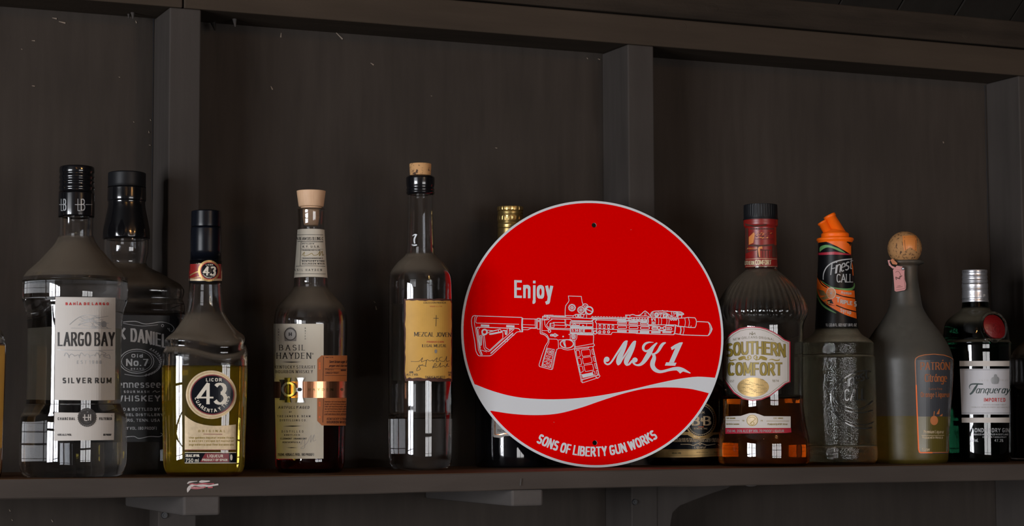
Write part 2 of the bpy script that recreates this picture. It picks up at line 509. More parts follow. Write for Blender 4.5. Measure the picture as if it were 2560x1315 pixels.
def split_sharp(stk):
    """break a pen stroke at its sharp corners so that every piece keeps its full width"""
    if len(stk) < 3: return [stk]
    out, cur = [], [stk[0]]
    for i in range(1, len(stk)-1):
        cur.append(stk[i])
        a = math.atan2(stk[i][1]-stk[i-1][1], stk[i][0]-stk[i-1][0])
        c = math.atan2(stk[i+1][1]-stk[i][1], stk[i+1][0]-stk[i][0])
        t = abs((c-a+PI) % (2*PI)-PI)
        if t > 0.95:
            out.append(cur); cur = [stk[i]]
    cur.append(stk[-1]); out.append(cur)
    return out

sign_surf_ref = [None]
class Canvas:
    """flat print collected in photo coordinates, then laid on the surface it belongs to"""
    def __init__(s, T=None):
        s.polys = []
        s.thin = 1.0
        s.T = T or (0, 0, 1.0)
    def P(s, p):
        return (s.T[0]+p[0]/s.T[2], s.T[1]+p[1]/s.T[2])
    def poly(s, pts):
        s.polys.append([s.P(p) for p in pts])
    def rect(s, x0, y0, x1, y1):
        s.poly([(x0, y0), (x1, y0), (x1, y1), (x0, y1)])
    def disc(s, x, y, rx, ry=None, n=28):
        ry = ry or rx
        s.poly([(x+rx*math.cos(2*PI*i/n), y+ry*math.sin(2*PI*i/n)) for i in range(n)])
    def ribbon(s, pts, ws):      # pts final px, ws list of widths px
        n = len(pts)
        if n < 2: return
        closed = (abs(pts[0][0]-pts[-1][0]) < 1e-6 and abs(pts[0][1]-pts[-1][1]) < 1e-6 and n > 3)
        L, R_ = [], []
        for i in range(n):
            a = pts[i-1] if i > 0 else (pts[-2] if closed else pts[0])
            b = pts[i]
            c = pts[i+1] if i < n-1 else (pts[1] if closed else pts[-1])
            d1 = Vector((b[0]-a[0], b[1]-a[1])); d2 = Vector((c[0]-b[0], c[1]-b[1]))
            if d1.length < 1e-9: d1 = d2.copy()
            if d2.length < 1e-9: d2 = d1.copy()
            if d1.length < 1e-9: return
            d1.normalize(); d2.normalize()
            t = d1+d2
            if t.length < 0.2: t = Vector((-d1.y, d1.x))
            t.normalize()
            nn = Vector((-t.y, t.x))
            k = max(0.5, abs(nn.dot(Vector((-d1.y, d1.x)))))
            h = ws[i]/2/k
            L.append((b[0]+nn.x*h, b[1]+nn.y*h)); R_.append((b[0]-nn.x*h, b[1]-nn.y*h))
        for i in range(n-1):
            s.polys.append([L[i], L[i+1], R_[i+1], R_[i]])
    def stroke(s, pts, w=2.1, smooth=False):
        pts = [s.P(p) for p in pts]
        if smooth: pts = catmull(pts, 5)
        s.ribbon(pts, [w*s.thin]*len(pts))
    def loop(s, pts, w=2.1):
        s.stroke(list(pts)+[pts[0]], w)
    def ring(s, x, y, rx, w=2.1, ry=None, n=24):
        ry = ry or rx
        s.stroke([(x+rx*math.cos(2*PI*i/n), y+ry*math.sin(2*PI*i/n)) for i in range(n+1)], w)
    def rrect(s, x0, y0, x1, y1, r, w=2.0):
        pts = []
        for cx, cy_, a in ((x1-r, y0+r, -90), (x1-r, y1-r, 0), (x0+r, y1-r, 90), (x0+r, y0+r, 180)):
            pts += [(cx+r*math.cos(math.radians(a+q)), cy_+r*math.sin(math.radians(a+q))) for q in (0, 30, 60, 90)]
        s.loop(pts, w)
    def brush(s, pts):           # variable width stroke, (x,y,w) in crop coordinates
        q = catmull3([(s.P(p)[0], s.P(p)[1], p[2]/s.T[2]) for p in pts], 7)
        s.ribbon([(a, b) for a, b, c in q], [c for a, b, c in q])
    def text(s, t, x, y, h, width=None, weight=.14, contrast=1.0, serif=0.0, slope=0.0, shear=0.0, arcR=None, gap=.22, curve=None, lw=None):
        """baseline starts at x,y (crop coordinates); h cap height; width = total run"""
        k = s.T[2]
        x, y = s.P((x, y)); h = h/k
        tv, th = weight*h, weight*h*contrast
        lw = weight if lw is None else lw
        li, lj = lw*h, lw*h*contrast
        adv = 0.0; lay = []
        for ch in t:
            if ch == ' ': adv += .32; continue
            if ch not in G: adv += .3; continue
            wd, st = G[ch]
            lay.append((ch, adv)); adv += wd+gap+lw
        total = adv-gap
        sx = (width/k)/(total*h) if width else 1.0
        if sx < 1: tv2 = tv
        else: tv2 = tv
        sl = math.tan(math.radians(slope))
        for ch, a in lay:
            wd, st = G[ch]
            for stk in [q for k_ in st for q in split_sharp(k_)]:
                pts = []
                base = [(p[0], p[1]) for p in stk]
                for (gx, gy) in base:
                    X_ = (a*h*sx)+li/2+gx*h*sx
                    Y_ = lj/2+gy*(h-lj) if 0 <= gy <= 1 else gy*h
                    pts.append((X_, Y_))
                ws = []
                for i in range(len(pts)):
                    p0 = pts[max(0, i-1)]; p1 = pts[min(len(pts)-1, i+1)]
                    dx, dy = abs(p1[0]-p0[0]), abs(p1[1]-p0[1])
                    d = math.hypot(dx, dy) or 1
                    ws.append(tv*(dy/d)+th*(dx/d))
                def place(p):
                    X_, Y_ = p[0]+p[1]*shear, p[1]
                    if arcR:
                        # arcR = (cx,cy,R,a_mid_deg,sign) final px : text along circle
                        ccx, ccy, R, am, sg = arcR
                        ang = math.radians(am) + sg*(-(X_-total*h*sx/2)/R)
                        rad = R-Y_ if sg > 0 else R+Y_
                        return (ccx+rad*math.cos(ang), ccy-rad*math.sin(ang)) if sg < 0 else (ccx+rad*math.cos(ang), ccy+rad*math.sin(ang))
                    off = curve(X_) if curve else 0
                    return (x+X_, y-Y_+X_*sl+off)
                if serif and not (ch in 'COGSQUJ0368925&.,' and len(stk) > 6):
                    for q0, q1 in ((0, 1), (-1, -2)):
                        e, e2 = pts[q0], pts[q1]
                        gy = base[q0][1]
                        if (gy in (0, 1) or gy == X or gy == -.28) and abs(e[1]-e2[1]) > abs(e[0]-e2[0])*0.3 and len(stk) < 9:
                            yy = e[1]
                            s.ribbon([place((e[0]-serif*h*.5, yy)), place((e[0]+serif*h*.5, yy))], [max(th, .05*h)]*2)
                # butt ends to full cap height
                if len(pts) > 1:
                    for q0, q1 in ((0, 1), (-1, -2)):
                        e, e2 = pts[q0], pts[q1]
                        dx, dy = e[0]-e2[0], e[1]-e2[1]
                        d = math.hypot(dx, dy) or 1
                        if base[q0][1] in (0, 1, X):
                            pts[q0] = (e[0]+dx/d*th/2, e[1]+dy/d*th/2)
                        elif abs(dx) > abs(dy) and len(stk) < 6:
                            pts[q0] = (e[0]+dx/d*tv/2, e[1]+dy/d*tv/2)
                s.ribbon([place(p) for p in pts], ws)
    def centre(s, t, xc, y, h, width, **kw):
        s.text(t, xc-width/2, y, h, width, **kw)
    def build(s, name, mat, parent, surf, layer=1, grid=None, label=None):
        verts, faces = [], []
        if grid is None and surf is not sign_surf_ref[0]: grid = (4, 14)
        polys = union(s.polys, grid)
        cache = {}
        inv = parent_inv(parent)
        for p in polys:
            if len(p) < 3: continue
            ids = []
            for q in p:
                key = (round(q[0], 3), round(q[1], 3))
                if key not in cache:
                    cache[key] = len(verts)
                    verts.append(inv @ (surf(q[0], q[1], layer)*MM))
                ids.append(cache[key])
            ids = [a for i, a in enumerate(ids) if a != ids[i-1]]
            if len(set(ids)) < 3 or len(set(ids)) != len(ids): continue
            if len(ids) <= 4: faces.append(ids)
            else:
                for t in tessellate_polygon([[Vector((q[0], q[1], 0)) for q in p]]):
                    if len(p) == len(ids): faces.append([ids[t[0]], ids[t[1]], ids[t[2]]])
        me = mesh_from(name, verts, faces)
        o = link(name, me, mat, parent)
        if label: o['label'] = label
        if ('lettering' in name or 'print' in name) and surf is not sign_surf_ref[0]: o['kind'] = 'stuff'
        return o

def union(polys, grid=None):
    """one clean flat sheet out of overlapping strokes, cut along a grid so that it can follow a curved surface"""
    vs, fs = [], []
    for p in polys:
        q = []
        for a in p:
            if not q or abs(a[0]-q[-1][0])+abs(a[1]-q[-1][1]) > 0.02: q.append(a)
        if len(q) > 2 and abs(q[0][0]-q[-1][0])+abs(q[0][1]-q[-1][1]) < 0.02: q.pop()
        if len(q) < 3: continue
        ar = sum(q[i-1][0]*q[i][1]-q[i][0]*q[i-1][1] for i in range(len(q)))
        if abs(ar) < 0.01: continue
        if ar < 0: q = q[::-1]
        fs.append(list(range(len(vs), len(vs)+len(q))))
        vs += [Vector(a) for a in q]
    if not fs: return []
    nv = len(vs)
    V = np.array([(v.x, v.y) for v in vs])
    ed = []
    if grid:
        (ax, ay), (bx, by) = V.min(0), V.max(0)
        for k in range(2):
            st = grid[k]; lo_, hi_ = ((ax, bx), (ay, by))[k]
            q = math.floor(lo_/st)*st+st
            while q < hi_-0.01:
                ed.append((len(vs), len(vs)+1))
                vs += [Vector((q, ay-1)), Vector((q, by+1))] if k == 0 else [Vector((ax-1, q)), Vector((bx+1, q))]
                q += st
    r = delaunay_2d_cdt(vs, ed, fs, 0, 0.004)
    W = np.array([(v.x, v.y) for v in r[0]])
    T_ = [f for f in r[2] if len(f) == 3]
    if not T_: return []
    Cn = W[np.array(T_)].mean(1)
    order = np.argsort(Cn[:, 0]); Cs = Cn[order]
    inside = np.zeros(len(T_), bool)
    for f in fs:
        P_ = V[f]
        i0, i1 = np.searchsorted(Cs[:, 0], (P_[:, 0].min(), P_[:, 0].max()))
        if i0 >= i1: continue
        c = Cs[i0:i1]
        m = (c[:, 1] >= P_[:, 1].min()) & (c[:, 1] <= P_[:, 1].max())
        if not m.any(): continue
        c = c[m]
        ins = np.zeros(len(c), bool)
        for (x1, y1), (x2, y2) in zip(P_, np.roll(P_, -1, axis=0)):
            if y1 == y2: continue
            t = ((y1 > c[:, 1]) != (y2 > c[:, 1])) & (c[:, 0] < (x2-x1)*(c[:, 1]-y1)/(y2-y1)+x1)
            ins ^= t
        idx = order[i0:i1][m]
        inside[idx[ins]] = True
    Wl = W.tolist()
    return [[tuple(Wl[i]) for i in f] for f, o in zip(T_, inside) if o]

def parent_inv(parent):
    loc = Vector((0, 0, 0))
    p = parent
    while p is not None:
        loc += p.location
        p = p.parent
    return Matrix.Translation(-loc)

def catmull(pts, n):
    return [(a, b) for a, b, c in catmull3([(p[0], p[1], 0) for p in pts], n)]

def catmull3(pts, n):
    out = []
    m = len(pts)
    for i in range(m-1):
        p0, p1, p2, p3 = pts[max(0, i-1)], pts[i], pts[i+1], pts[min(m-1, i+2)]
        for k in range(n):
            t = k/n
            out.append(tuple(0.5*((2*p1[j])+(-p0[j]+p2[j])*t+(2*p0[j]-5*p1[j]+4*p2[j]-p3[j])*t*t+(-p0[j]+3*p1[j]-3*p2[j]+p3[j])*t**3) for j in range(3)))
    out.append(tuple(pts[-1]))
    return out

# ------------------------------------------------------------------ lathe bottles
class Bottle:
    def __init__(s, name, px, py, y, label, cat='bottle', group='bottles on the wall shelf', **kw):
        P = at_y(px, py, y)
        s.x, s.y = P.x, y
        s.root = empty(name, (s.x, s.y, 0), label, cat, group)
        s.base = 0.0
        d = Vector((CX-s.x, CY-s.y))
        s.face = math.atan2(d.y, d.x)     # azimuth from the bottle to the camera
        s.bvh = None
    def z(s, py):
        za, zb = 0.0, 300.0
        a, b = proj((s.x, s.y, za))[1], proj((s.x, s.y, zb))[1]
        z = za+(py-a)/(b-a)*(zb-za)
        a2, b2 = proj((s.x, s.y, z-5))[1], proj((s.x, s.y, z+5))[1]
        return z-5+(py-a2)/(b2-a2)*10
    def r(s, hw, z=100):
        return hw*proj((s.x, s.y, z))[2]/FPX
    def prof(s, pts, n=5, smooth=True):
        """pts (y_px, halfwidth_px) top to bottom -> [(z,r)] bottom to top"""
        q = [(s.z(p[0]), s.r(p[1]), 0) for p in pts]
        if smooth: q = catmull3(q, n)
        return [(a, max(0.05, b)) for a, b, c in q][::-1]
    def lathe(s, name, zr, mat, parent=None, seg=72, nexp=2.0, depth=1.0, rib=None, zoff=None, twist=0.0, capb=True, capt=True, inner=None, smooth=True, xo=0, yo=0, flute=None, nfun=None, rfun=None):
        zin = min(q[0] for q in inner) if inner else 0
        def ringpts(z, r, off=0.0):
            out = []
            for i in range(seg):
                a = 2*PI*i/seg
                c, s_ = math.cos(a), math.sin(a)
                ne = nfun(z) if nfun else nexp
                rr = (abs(c)**ne+abs(s_)**ne)**(-1/ne)
                R = (rfun(a, z, r) if rfun else r)*rr
                if rib and rib[0] < z < rib[1]:
                    t = (z-rib[0])/(rib[1]-rib[0])
                    R *= 1+rib[3]*min(1, 4*t, 4*(1-t))*abs(math.cos(rib[2]*a/2))-rib[3]*min(1, 4*t, 4*(1-t))*0.5
                if flute and flute[0] < z < flute[1]:
                    R *= 1+flute[3]*(1 if (i*flute[2]//seg) % 2 else -1)
                px_, py_ = R*c*depth, R*s_
                an = s.face+twist
                # local +x axis points at the camera
                X_ = px_*math.cos(an)-py_*math.sin(an)
                Y_ = px_*math.sin(an)+py_*math.cos(an)
                zz = z+(zoff(a, z)*(min(1, max(0, (z-zin)/22)) if off else 1) if zoff else 0)
                out.append((X_+xo, Y_+yo, zz))
            return out
        verts, faces = [], []
        def surf(prof, flip):
            base = len(verts)
            for z, r in prof:
                verts.extend(ringpts(z, r, 1.0 if flip else 0.0))
            m = len(prof)
            for j in range(m-1):
                for i in range(seg):
                    a = base+j*seg+i; b = base+j*seg+(i+1) % seg
                    f = [a, b, b+seg, a+seg]
                    faces.append(f[::-1] if flip else f)
            bot = list(range(base, base+seg)); top = list(range(base+(m-1)*seg, base+m*seg))
            if capb: faces.append(bot if flip else bot[::-1])
            if capt: faces.append(top[::-1] if flip else top)
        surf(zr, False)
        if inner: surf(inner, True)
        me = mesh_from(name, [Vector(v)*MM for v in verts], faces)
        o = link(name, me, mat, parent or s.root)
        if smooth:
            for p in me.polygons:
                p.use_smooth = len(p.vertices) == 4
        return o
    def body(s, zr, mat='glass', name='glass_body', inner=None, keep=True, **kw):
        o = s.lathe(name, zr, mat, inner=inner, **kw)
        if keep:
            bm = bmesh.new()
            o2 = s.lathe('tmp', zr, None, **kw)
            bm.from_mesh(o2.data)
            off = s.root.location
            for v in bm.verts: v.co = (v.co+off)/MM
            s.bvh = BVHTree.FromBMesh(bm)
            bm.free()
            me = o2.data
            bpy.data.objects.remove(o2); bpy.data.meshes.remove(me)
        return o
    def surf(s, px, py, layer):
        axis = proj((s.x, s.y, s.z(py)))[0]
        for k in range(140):
            d = ray(px, py).normalized()
            h = s.bvh.ray_cast(CAMP, d)
            if h[0] is not None:
                n = h[1]
                if n.dot(d) > 0: n = -n
                return h[0]+n*(0.08+0.13*layer)
            px += 0.4 if px < axis else -0.4
        return at_y(px, py, s.y)
    def pocket(s, zr, zlo, wall, zhi=None, taper=True):
        """air space above the liquid: profile shrunk by wall"""
        zhi = zhi if zhi is not None else zr[-1][0]-1
        pts = [(z, max(0.5, r-wall)) for z, r in zr if zlo < z < zhi]
        r_lo = max(0.5, interp(zr, zlo)-wall)
        r_hi = max(0.5, interp(zr, zhi)-wall)
        return [(zlo, r_lo)]+pts+[(zhi, r_hi)]
    def fluid(s, zr, zhi, mat, wall=2.2, base=4.0, **kw):
        pts = [(base, max(1, interp(zr, base)-wall))]+[(z, max(1, r-wall)) for z, r in zr if base < z < zhi-0.1]+[(zhi-0.05, interp(zr, zhi)-wall-.02)]
        return s.lathe('liquid', pts, mat, **kw)

def interp(zr, z):
    zr = sorted(zr)
    if z <= zr[0][0]: return zr[0][1]
    for (a, ra), (b, rb) in zip(zr, zr[1:]):
        if a <= z <= b: return ra+(rb-ra)*(z-a)/max(1e-6, b-a)
    return zr[-1][1]

# ------------------------------------------------------------------ the setting
D = 76.0                      # depth of the studs in front of the panels
HB = 548.0                    # underside of the top beam
wall = empty('wall_back', (0, 0, 0), kind='structure')
STUDS = [-1824, -1216, -608, 0, 608.2, 1235.8, 1845]
TOPZ = 700
box('backing_board', -3300, 4300, D+12, D+40, -1750, 1150, 'panel', wall, 0)
edges = [-2000]+STUDS+[2400]
for k in range(len(STUDS)-1):
    a, b = STUDS[k]+19, STUDS[k+1]+19
    # wall panels meet behind each stud; a hair of a gap shows beside it
    box('panel', a+1.2 if k else -1990, b-1.2, D, D+12, -1750, 640, 'panel', wall, 0.6)
box('panel', STUDS[-1]+20, 2600, D, D+12, -1750, 640, 'panel', wall, 0.6)
for k, sx in enumerate(STUDS):
    tilt = {3: 0, 4: 0}.get(k, 0)
    box('stud', sx, sx+38, 0, D-0.4, -1750, HB-0.3, 'stud', wall, 1.6)
# lower piece sistered to the first stud below the shelf, with its bolt
box('lower_stud', -9, 36, -5, -0.2, -420, -45, 'stud', wall, 1.4)

def screw(parent, x, y, z, r, mat='frame'):
    bm = bmesh.new()
    bmesh.ops.create_cone(bm, cap_ends=True, segments=20, radius1=r, radius2=r*0.8, depth=2.4, matrix=Matrix.Translation((x, y, z)) @ Matrix.Rotation(PI/2, 4, 'X'))
    bmesh.ops.create_cone(bm, cap_ends=True, segments=6, radius1=r*0.55, radius2=r*0.5, depth=3.6, matrix=Matrix.Translation((x, y-0.6, z)) @ Matrix.Rotation(PI/2, 4, 'X'))
    for v in bm.verts: v.co *= MM
    me = bpy.data.meshes.new('bolt_head'); bm.to_mesh(me); bm.free()
    return link('bolt_head', me, mat, parent)

b1 = at_y(411, 1288, -5)
screw(wall, b1.x, -6.0, b1.z, 4.2)
# top beam (two lengths butted above the first stud) and the rougher board above it
jx = at_y(458, 8, 0).x
def slab(name, x0, x1, y0, y1, z0, z1, mat, parent, n=14, wob=1.2, seed=1, bevel=1.6):
    rnd = random.Random(seed)
    o = box(name, x0, x1, y0, y1, z0, z1, mat, parent, bevel)
    return o
slab('top_beam', -2000, jx-0.9, -1.2, D-0.4, HB, HB+38.2, 'beam', wall, seed=3)
slab('top_beam', jx+0.9, 2600, -0.6, D-0.4, HB, HB+38.2, 'beam', wall, seed=4)
slab('upper_board', -2000, 2600, -5, D-0.4, HB+39.6, HB+78, 'beam_rough', wall, seed=5)
# knots in the beams
def knot(px, py, y, r, parent, mat):
    P = at_y(px, py, y)
    bm = bmesh.new()
    for k, q in enumerate((1.0, 0.62, 0.3)):
        bmesh.ops.create_cone(bm, cap_ends=True, segments=18, radius1=r*q, radius2=r*q*0.75, depth=0.9, matrix=Matrix.Translation((P.x, y+0.25-0.14*k, P.z)) @ Matrix.Rotation(PI/2, 4, 'X') @ Matrix.Diagonal((1.5, 1, 1, 1)))
    for v in bm.verts: v.co *= MM
    me = bpy.data.meshes.new('knot'); bm.to_mesh(me); bm.free()
    return link('knot', me, mat, parent)
knot(1703, 66, -0.6, 7, wall, 'beam')
knot(1780, 20, -5, 8, wall, 'beam_rough')
knot(1872, 14, -5, 6, wall, 'beam_rough')
knot(2420, 88, -5, 8, wall, 'beam_rough')

# hardened drips and nail points under the beam
def drip(px0, py0, px1, py1, y, r, mat='stud'):
    a, b = at_y(px0, py0, y), at_y(px1, py1, y)
    bm = bmesh.new()
    L = (b-a).length
    bmesh.ops.create_cone(bm, cap_ends=True, segments=10, radius1=r, radius2=r*0.25, depth=L)
    q = (b-a).to_track_quat('Z', 'Y').to_matrix().to_4x4()
    for v in bm.verts: v.co = (Matrix.Translation((a+b)/2) @ q @ v.co)*MM
    me = bpy.data.meshes.new('nail_tip'); bm.to_mesh(me); bm.free()
    return link('nail_tip', me, mat, wall)
drip(331, 24, 333, 47, 50, 3.4)
drip(322, 28, 322, 46, 60, 2.6)
drip(586, 46, 588, 67, 40, 3.0, 'arm')
drip(533, 56, 538, 76, 55, 3.6, 'plank')

# bits of dried fluff and pale chips stuck on the panels
flecks = [(83, 102, 7, 0), (155, 56, 15, 10), (136, 46, 10, 8), (83, 215, 6, 5), (54, 123, 3, 30), (679, 220, 9, 62), (930, 160, 9, 30), (1240, 370, 5, 10), (2358, 356, 5, 65), (940, 770, 9, 75), (936, 755, 5, 40), (702, 88, 11, 95), (848, 90, 22, 42), (340, 55, 6, 70), (372, 330, 5, 80), (376, 300, 4, 60), (374, 363, 4, 10), (334, 305, 3, 40), (30, 1300, 4, 60), (130, 1302, 6, 60), (24, 1276, 5, 60), (298, 193, 3, 20), (1497, 148, 6, 20), (1468, 146, 4, 50), (1078, 240, 3, 10), (1600, 700, 3, 20), (1520, 235, 4, 80), (2040, 1010, 4, 0)]
for px, py, ln, an in flecks:
    P = at_y(px, py, D)
    L = ln/1.9
    bm = bmesh.new()
    bmesh.ops.create_cube(bm, size=1)
    ca, sa = math.cos(math.radians(-an)), math.sin(math.radians(-an))
    for v in bm.verts:
        taper = 1.0 if v.co.x > 0 else 0.35
        x_, z_ = v.co.x*L, v.co.z*min(1.6, 0.5+L*0.2)*taper
        v.co = Vector((P.x+x_*ca-z_*sa, D-0.45+v.co.y*0.8, P.z+x_*sa+z_*ca))*MM
    me = bpy.data.meshes.new('chip'); bm.to_mesh(me); bm.free()
    link('chip', me, 'chip', wall)
# orange fleck on the third stud
P = at_y(2541, 372, 30)
# crooked crack lines beside the studs where the panels meet (dark sealant cords)
def crack(pts_px, y, w, parent, mat='frame', name='crack'):
    vs, fs = [], []
    for i, (px, py) in enumerate(pts_px):
        P = at_y(px, py, y)
        ww = w*random.uniform(0.6, 1.4)
        vs += [Vector((P.x-ww, y-0.3, P.z))*MM, Vector((P.x+ww, y-0.3, P.z))*MM, Vector((P.x+ww, y+0.3, P.z))*MM, Vector((P.x-ww, y+0.3, P.z))*MM]
        if i:
            k = 4*i
            for a in range(4):
                fs.append([k-4+a, k-4+(a+1) % 4, k+(a+1) % 4, k+a])
    return link(name, mesh_from(name, vs, fs), mat, parent)
def wavy(x0, y0, x1, y1, n, amp):
    return [(x0+(x1-x0)*i/n+random.uniform(-amp, amp), y0+(y1-y0)*i/n) for i in range(n+1)]
crack(wavy(2462.5, 214, 2471, 600, 26, 1.2), D, 0.9, wall)
crack(wavy(383.8, 44, 379.5, 500, 18, 0.5), D, 0.5, wall)
crack(wavy(1508.5, 138, 1511, 400, 14, 0.6), D, 0.5, wall)

ceil = empty('ceiling', (0, 0, 0), kind='structure')
AN = math.radians(37.6)
px_ = -700.0
k = 0
while px_ < 2500:
    wdt = 96
    x0, x1 = px_+0.9, px_+wdt-0.9
    jit = random.uniform(-0.8, 0.8)
    bm = bmesh.new()
    bmesh.ops.create_cube(bm, size=1)
    for v in bm.verts:
        t = (0.5-v.co.y)*560-30          # along the slope, towards the room
        n_ = (v.co.z+0.5)*16+jit
        v.co = Vector((x0 if v.co.x < 0 else x1, -6-t*math.cos(AN)-0*n_, HB+79+t*math.sin(AN)+n_))*MM
    bmesh.ops.bevel(bm, geom=bm.edges[:], offset=0.0012, segments=1, affect='EDGES')
    me = bpy.data.meshes.new('roof_plank'); bm.to_mesh(me); bm.free()
    link('roof_plank', me, 'plank', ceil)
    px_ += wdt; k += 1
box('ceiling_sheet', -3420, 4300, -3760, D+40, 1150, 1180, 'room', ceil, 0)

fl = box('floor', -3400, 4300, -3760, D+40, -1790, -1750, 'floor', None, 0)
tag(fl, kind='structure')
o = box('wall_right', 4300, 4340, -3760, D+40, -1790, 1180, 'room', None, 0)
tag(o, kind='structure')
def wall_with_window(wname, n_win, u0, u1, o0, o1, z0, z1, bx, bars):
    """bx(name,u0,u1,d0,d1,z0,z1,mat,parent): box with u along the wall and d outwards"""
    w_ = empty(wname, (0, 0, 0), kind='structure')
    for a, c, e, f in ((u0, o0, -1750, 1150), (o1, u1, -1750, 1150), (o0, o1, -1750, z0), (o0, o1, z1, 1150)):
        bx('wall_piece', a, c, 0, 120, e, f, 'room', w_, 0)
    wn = empty('window_%d' % n_win, (0, 0, 0), kind='structure')
    for q in (o0, o1-45):
        bx('jamb', q, q+45, -12, 80, z0, z1, 'frame', wn, 2)
    for q in (z0, z1-45):
        bx('rail', o0+45, o1-45, -12, 80, q, q+45, 'frame', wn, 2)
    for q, hw in bars:
        bx('mullion', q-hw, q+hw, -8, 70, z0+45, z1-45, 'frame', wn, 2)
    for j in range(1, 4):
        q = z0+(z1-z0)*j/4
        bx('glazing_bar', o0+45, o1-45, 10, 55, q-9, q+9, 'frame', wn, 1)
bf = lambda nm, a, c, d0, d1, e, f, m, p, bv: box(nm, a, c, WY*1000-d1, WY*1000-d0, e, f, m, p, bv)
bs = lambda nm, a, c, d0, d1, e, f, m, p, bv: box(nm, SX*1000-d1, SX*1000-d0, a, c, e, f, m, p, bv)
wall_with_window('wall_front', 1, SX*1000, 4300, WIN[0]*1000, WIN[1]*1000, WIN[2]*1000, WIN[3]*1000, bf, [(430, 12), (800, 45), (1190, 12)])
wall_with_window('wall_left', 2, -3720, D+40, SIDE[0]*1000, SIDE[1]*1000, SIDE[2]*1000, SIDE[3]*1000, bs, [(-2950, 14), (-2430, 60), (-1850, 14)])

# ------------------------------------------------------------------ the shelf
SF = -200.0
T = 20.9
shelf = empty('wall_shelf', (300, -60, 0), 'long dark painted wooden shelf board on arms, holding all the bottles', 'shelf')
def shelf_board():
    bm = bmesh.new()
    pts = [(SF+1.6, 0), (D-1, 0), (D-1, -T), (SF+1.0, -T), (SF, -T+1.2), (SF, -1.8), (SF+0.5, -0.5)]
    xs = list(range(-1500, 2401, 60))
    rings = []
    rnd = random.Random(5)
    for x in xs:
        rings.append([bm.verts.new(Vector((x-300, y+60+(rnd.uniform(-.5, .5) if y < SF+5 else 0), z+(rnd.uniform(-.25, .25) if z < -5 else 0)-(1.7*math.exp(-((x-130)/220)**2) if y < SF+5 else 0)))*MM) for y, z in pts])
    for a, b in zip(rings, rings[1:]):
        for i in range(len(pts)):
            j = (i+1) % len(pts)
            f = bm.faces.new([a[i], b[i], b[j], a[j]])
            f.material_index = 1 if i in (0, 6) else 0
    bm.faces.new(rings[0]); bm.faces.new(rings[-1][::-1])
    bmesh.ops.recalc_face_normals(bm, faces=bm.faces[:])
    me = bpy.data.meshes.new('board'); bm.to_mesh(me); bm.free()
    o = link('board', me, 'shelf', shelf)
    me.materials.append(M['shelftop'])
    return o
shelf_board()
def arm(x0, x1, y0, z0, z1, name='shelf_arm'):
    return box(name, x0, x1, y0, D-1, z0, z1, 'arm', shelf, 2.6, origin=(300, -60, 0))
arm(-29.5, 11.0, -199, -42.3, -21.1)
arm(353.5, 393.0, -198, -40.2, -21.1)
# curved gusset fixed beside the second stud
gx = 650
gp = [(0, -21.1), (128, -21.1), (118, -24)] + [(128-95*t, -27-26*t**1.25) for t in (0.25, 0.5, 0.75, 0.9, 1.0)] + [(22, -62), (16, -90), (14, -180), (0, -180)]
o = prism('gusset', [(gx-4+a, b) for a, b in gp], 0, 34, 'stud', shelf, 0.8)
o.location = Vector((-300, 60, 0))*MM
b2 = at_y(1586, 1255, 0)
bb_ = screw(shelf, b2.x, -1.2, b2.z, 4.0); bb_.location = Vector((-300, 60, 0))*MM
# drop of paint hanging below the shelf edge
for px, py in ((1878, 1215), (662, 1241)):
    P = at_y(px, py, SF+14)
    bm = bmesh.new(); bmesh.ops.create_uvsphere(bm, u_segments=12, v_segments=8, radius=1)
    for v in bm.verts: v.co = Vector((P.x-300+v.co.x*8, P.y+60+v.co.y*3, -T-0.2+v.co.z*2.3))*MM
    me = bpy.data.meshes.new('paint_drop'); bm.to_mesh(me); bm.free()
    link('paint_drop', me, 'arm', shelf, True)
# staple-like scar near the second arm
P = at_y(1301, 1205, SF)
bm = bmesh.new()
bmesh.ops.create_cube(bm, size=1)
for v in bm.verts: v.co = Vector((P.x-300+v.co.x*1.3+v.co.z*1.0, SF+60-0.6+v.co.y*1.6, P.z+v.co.z*8))*MM
me = bpy.data.meshes.new('staple'); bm.to_mesh(me); bm.free()
link('staple', me, 'steel' if False else 'arm', shelf)

def shelf_surf(px, py, layer):
    P = at_y(px, py, SF-0.55-0.12*layer)
    return P
cv = Canvas((440, 1180, 11.956))
cv.brush([(345, 610, 14), (370, 520, 90), (430, 440, 90), (540, 385, 60), (700, 400, 70), (860, 410, 70), (1000, 415, 50), (1140, 390, 50), (1265, 370, 45)])
cv.brush([(340, 350, 30), (400, 305, 50), (500, 290, 30), (640, 275, 12)])
cv.brush([(690, 300, 20), (760, 285, 70), (900, 280, 50), (1010, 270, 30)])
stk = empty('sticker_scrap', (at_y(508, 1216, SF).x, SF, at_y(508, 1216, SF).z), 'torn scrap of white and red sticker on the front edge of the shelf board', 'sticker')
cv.build('paper', 'sticker', stk, shelf_surf, 1)
cv = Canvas((440, 1180, 11.956))
cv.brush([(400, 370, 20), (480, 355, 34), (600, 375, 30), (700, 360, 34), (860, 350, 40), (1000, 355, 26), (1140, 352, 32)])
cv.brush([(450, 470, 60), (560, 475, 76), (680, 480, 60), (800, 460, 50), (880, 450, 40)])
cv.brush([(950, 460, 40), (1040, 460, 40), (1100, 455, 40)])
cv.build('red_print', 'crimson', stk, shelf_surf, 2)
cv = Canvas((440, 1180, 11.956))
for q in range(9):
    cv.stroke([(480+q*42, 440), (470+q*42, 500)], .8)
cv.build('lettering', 'sticker', stk, shelf_surf, 3)

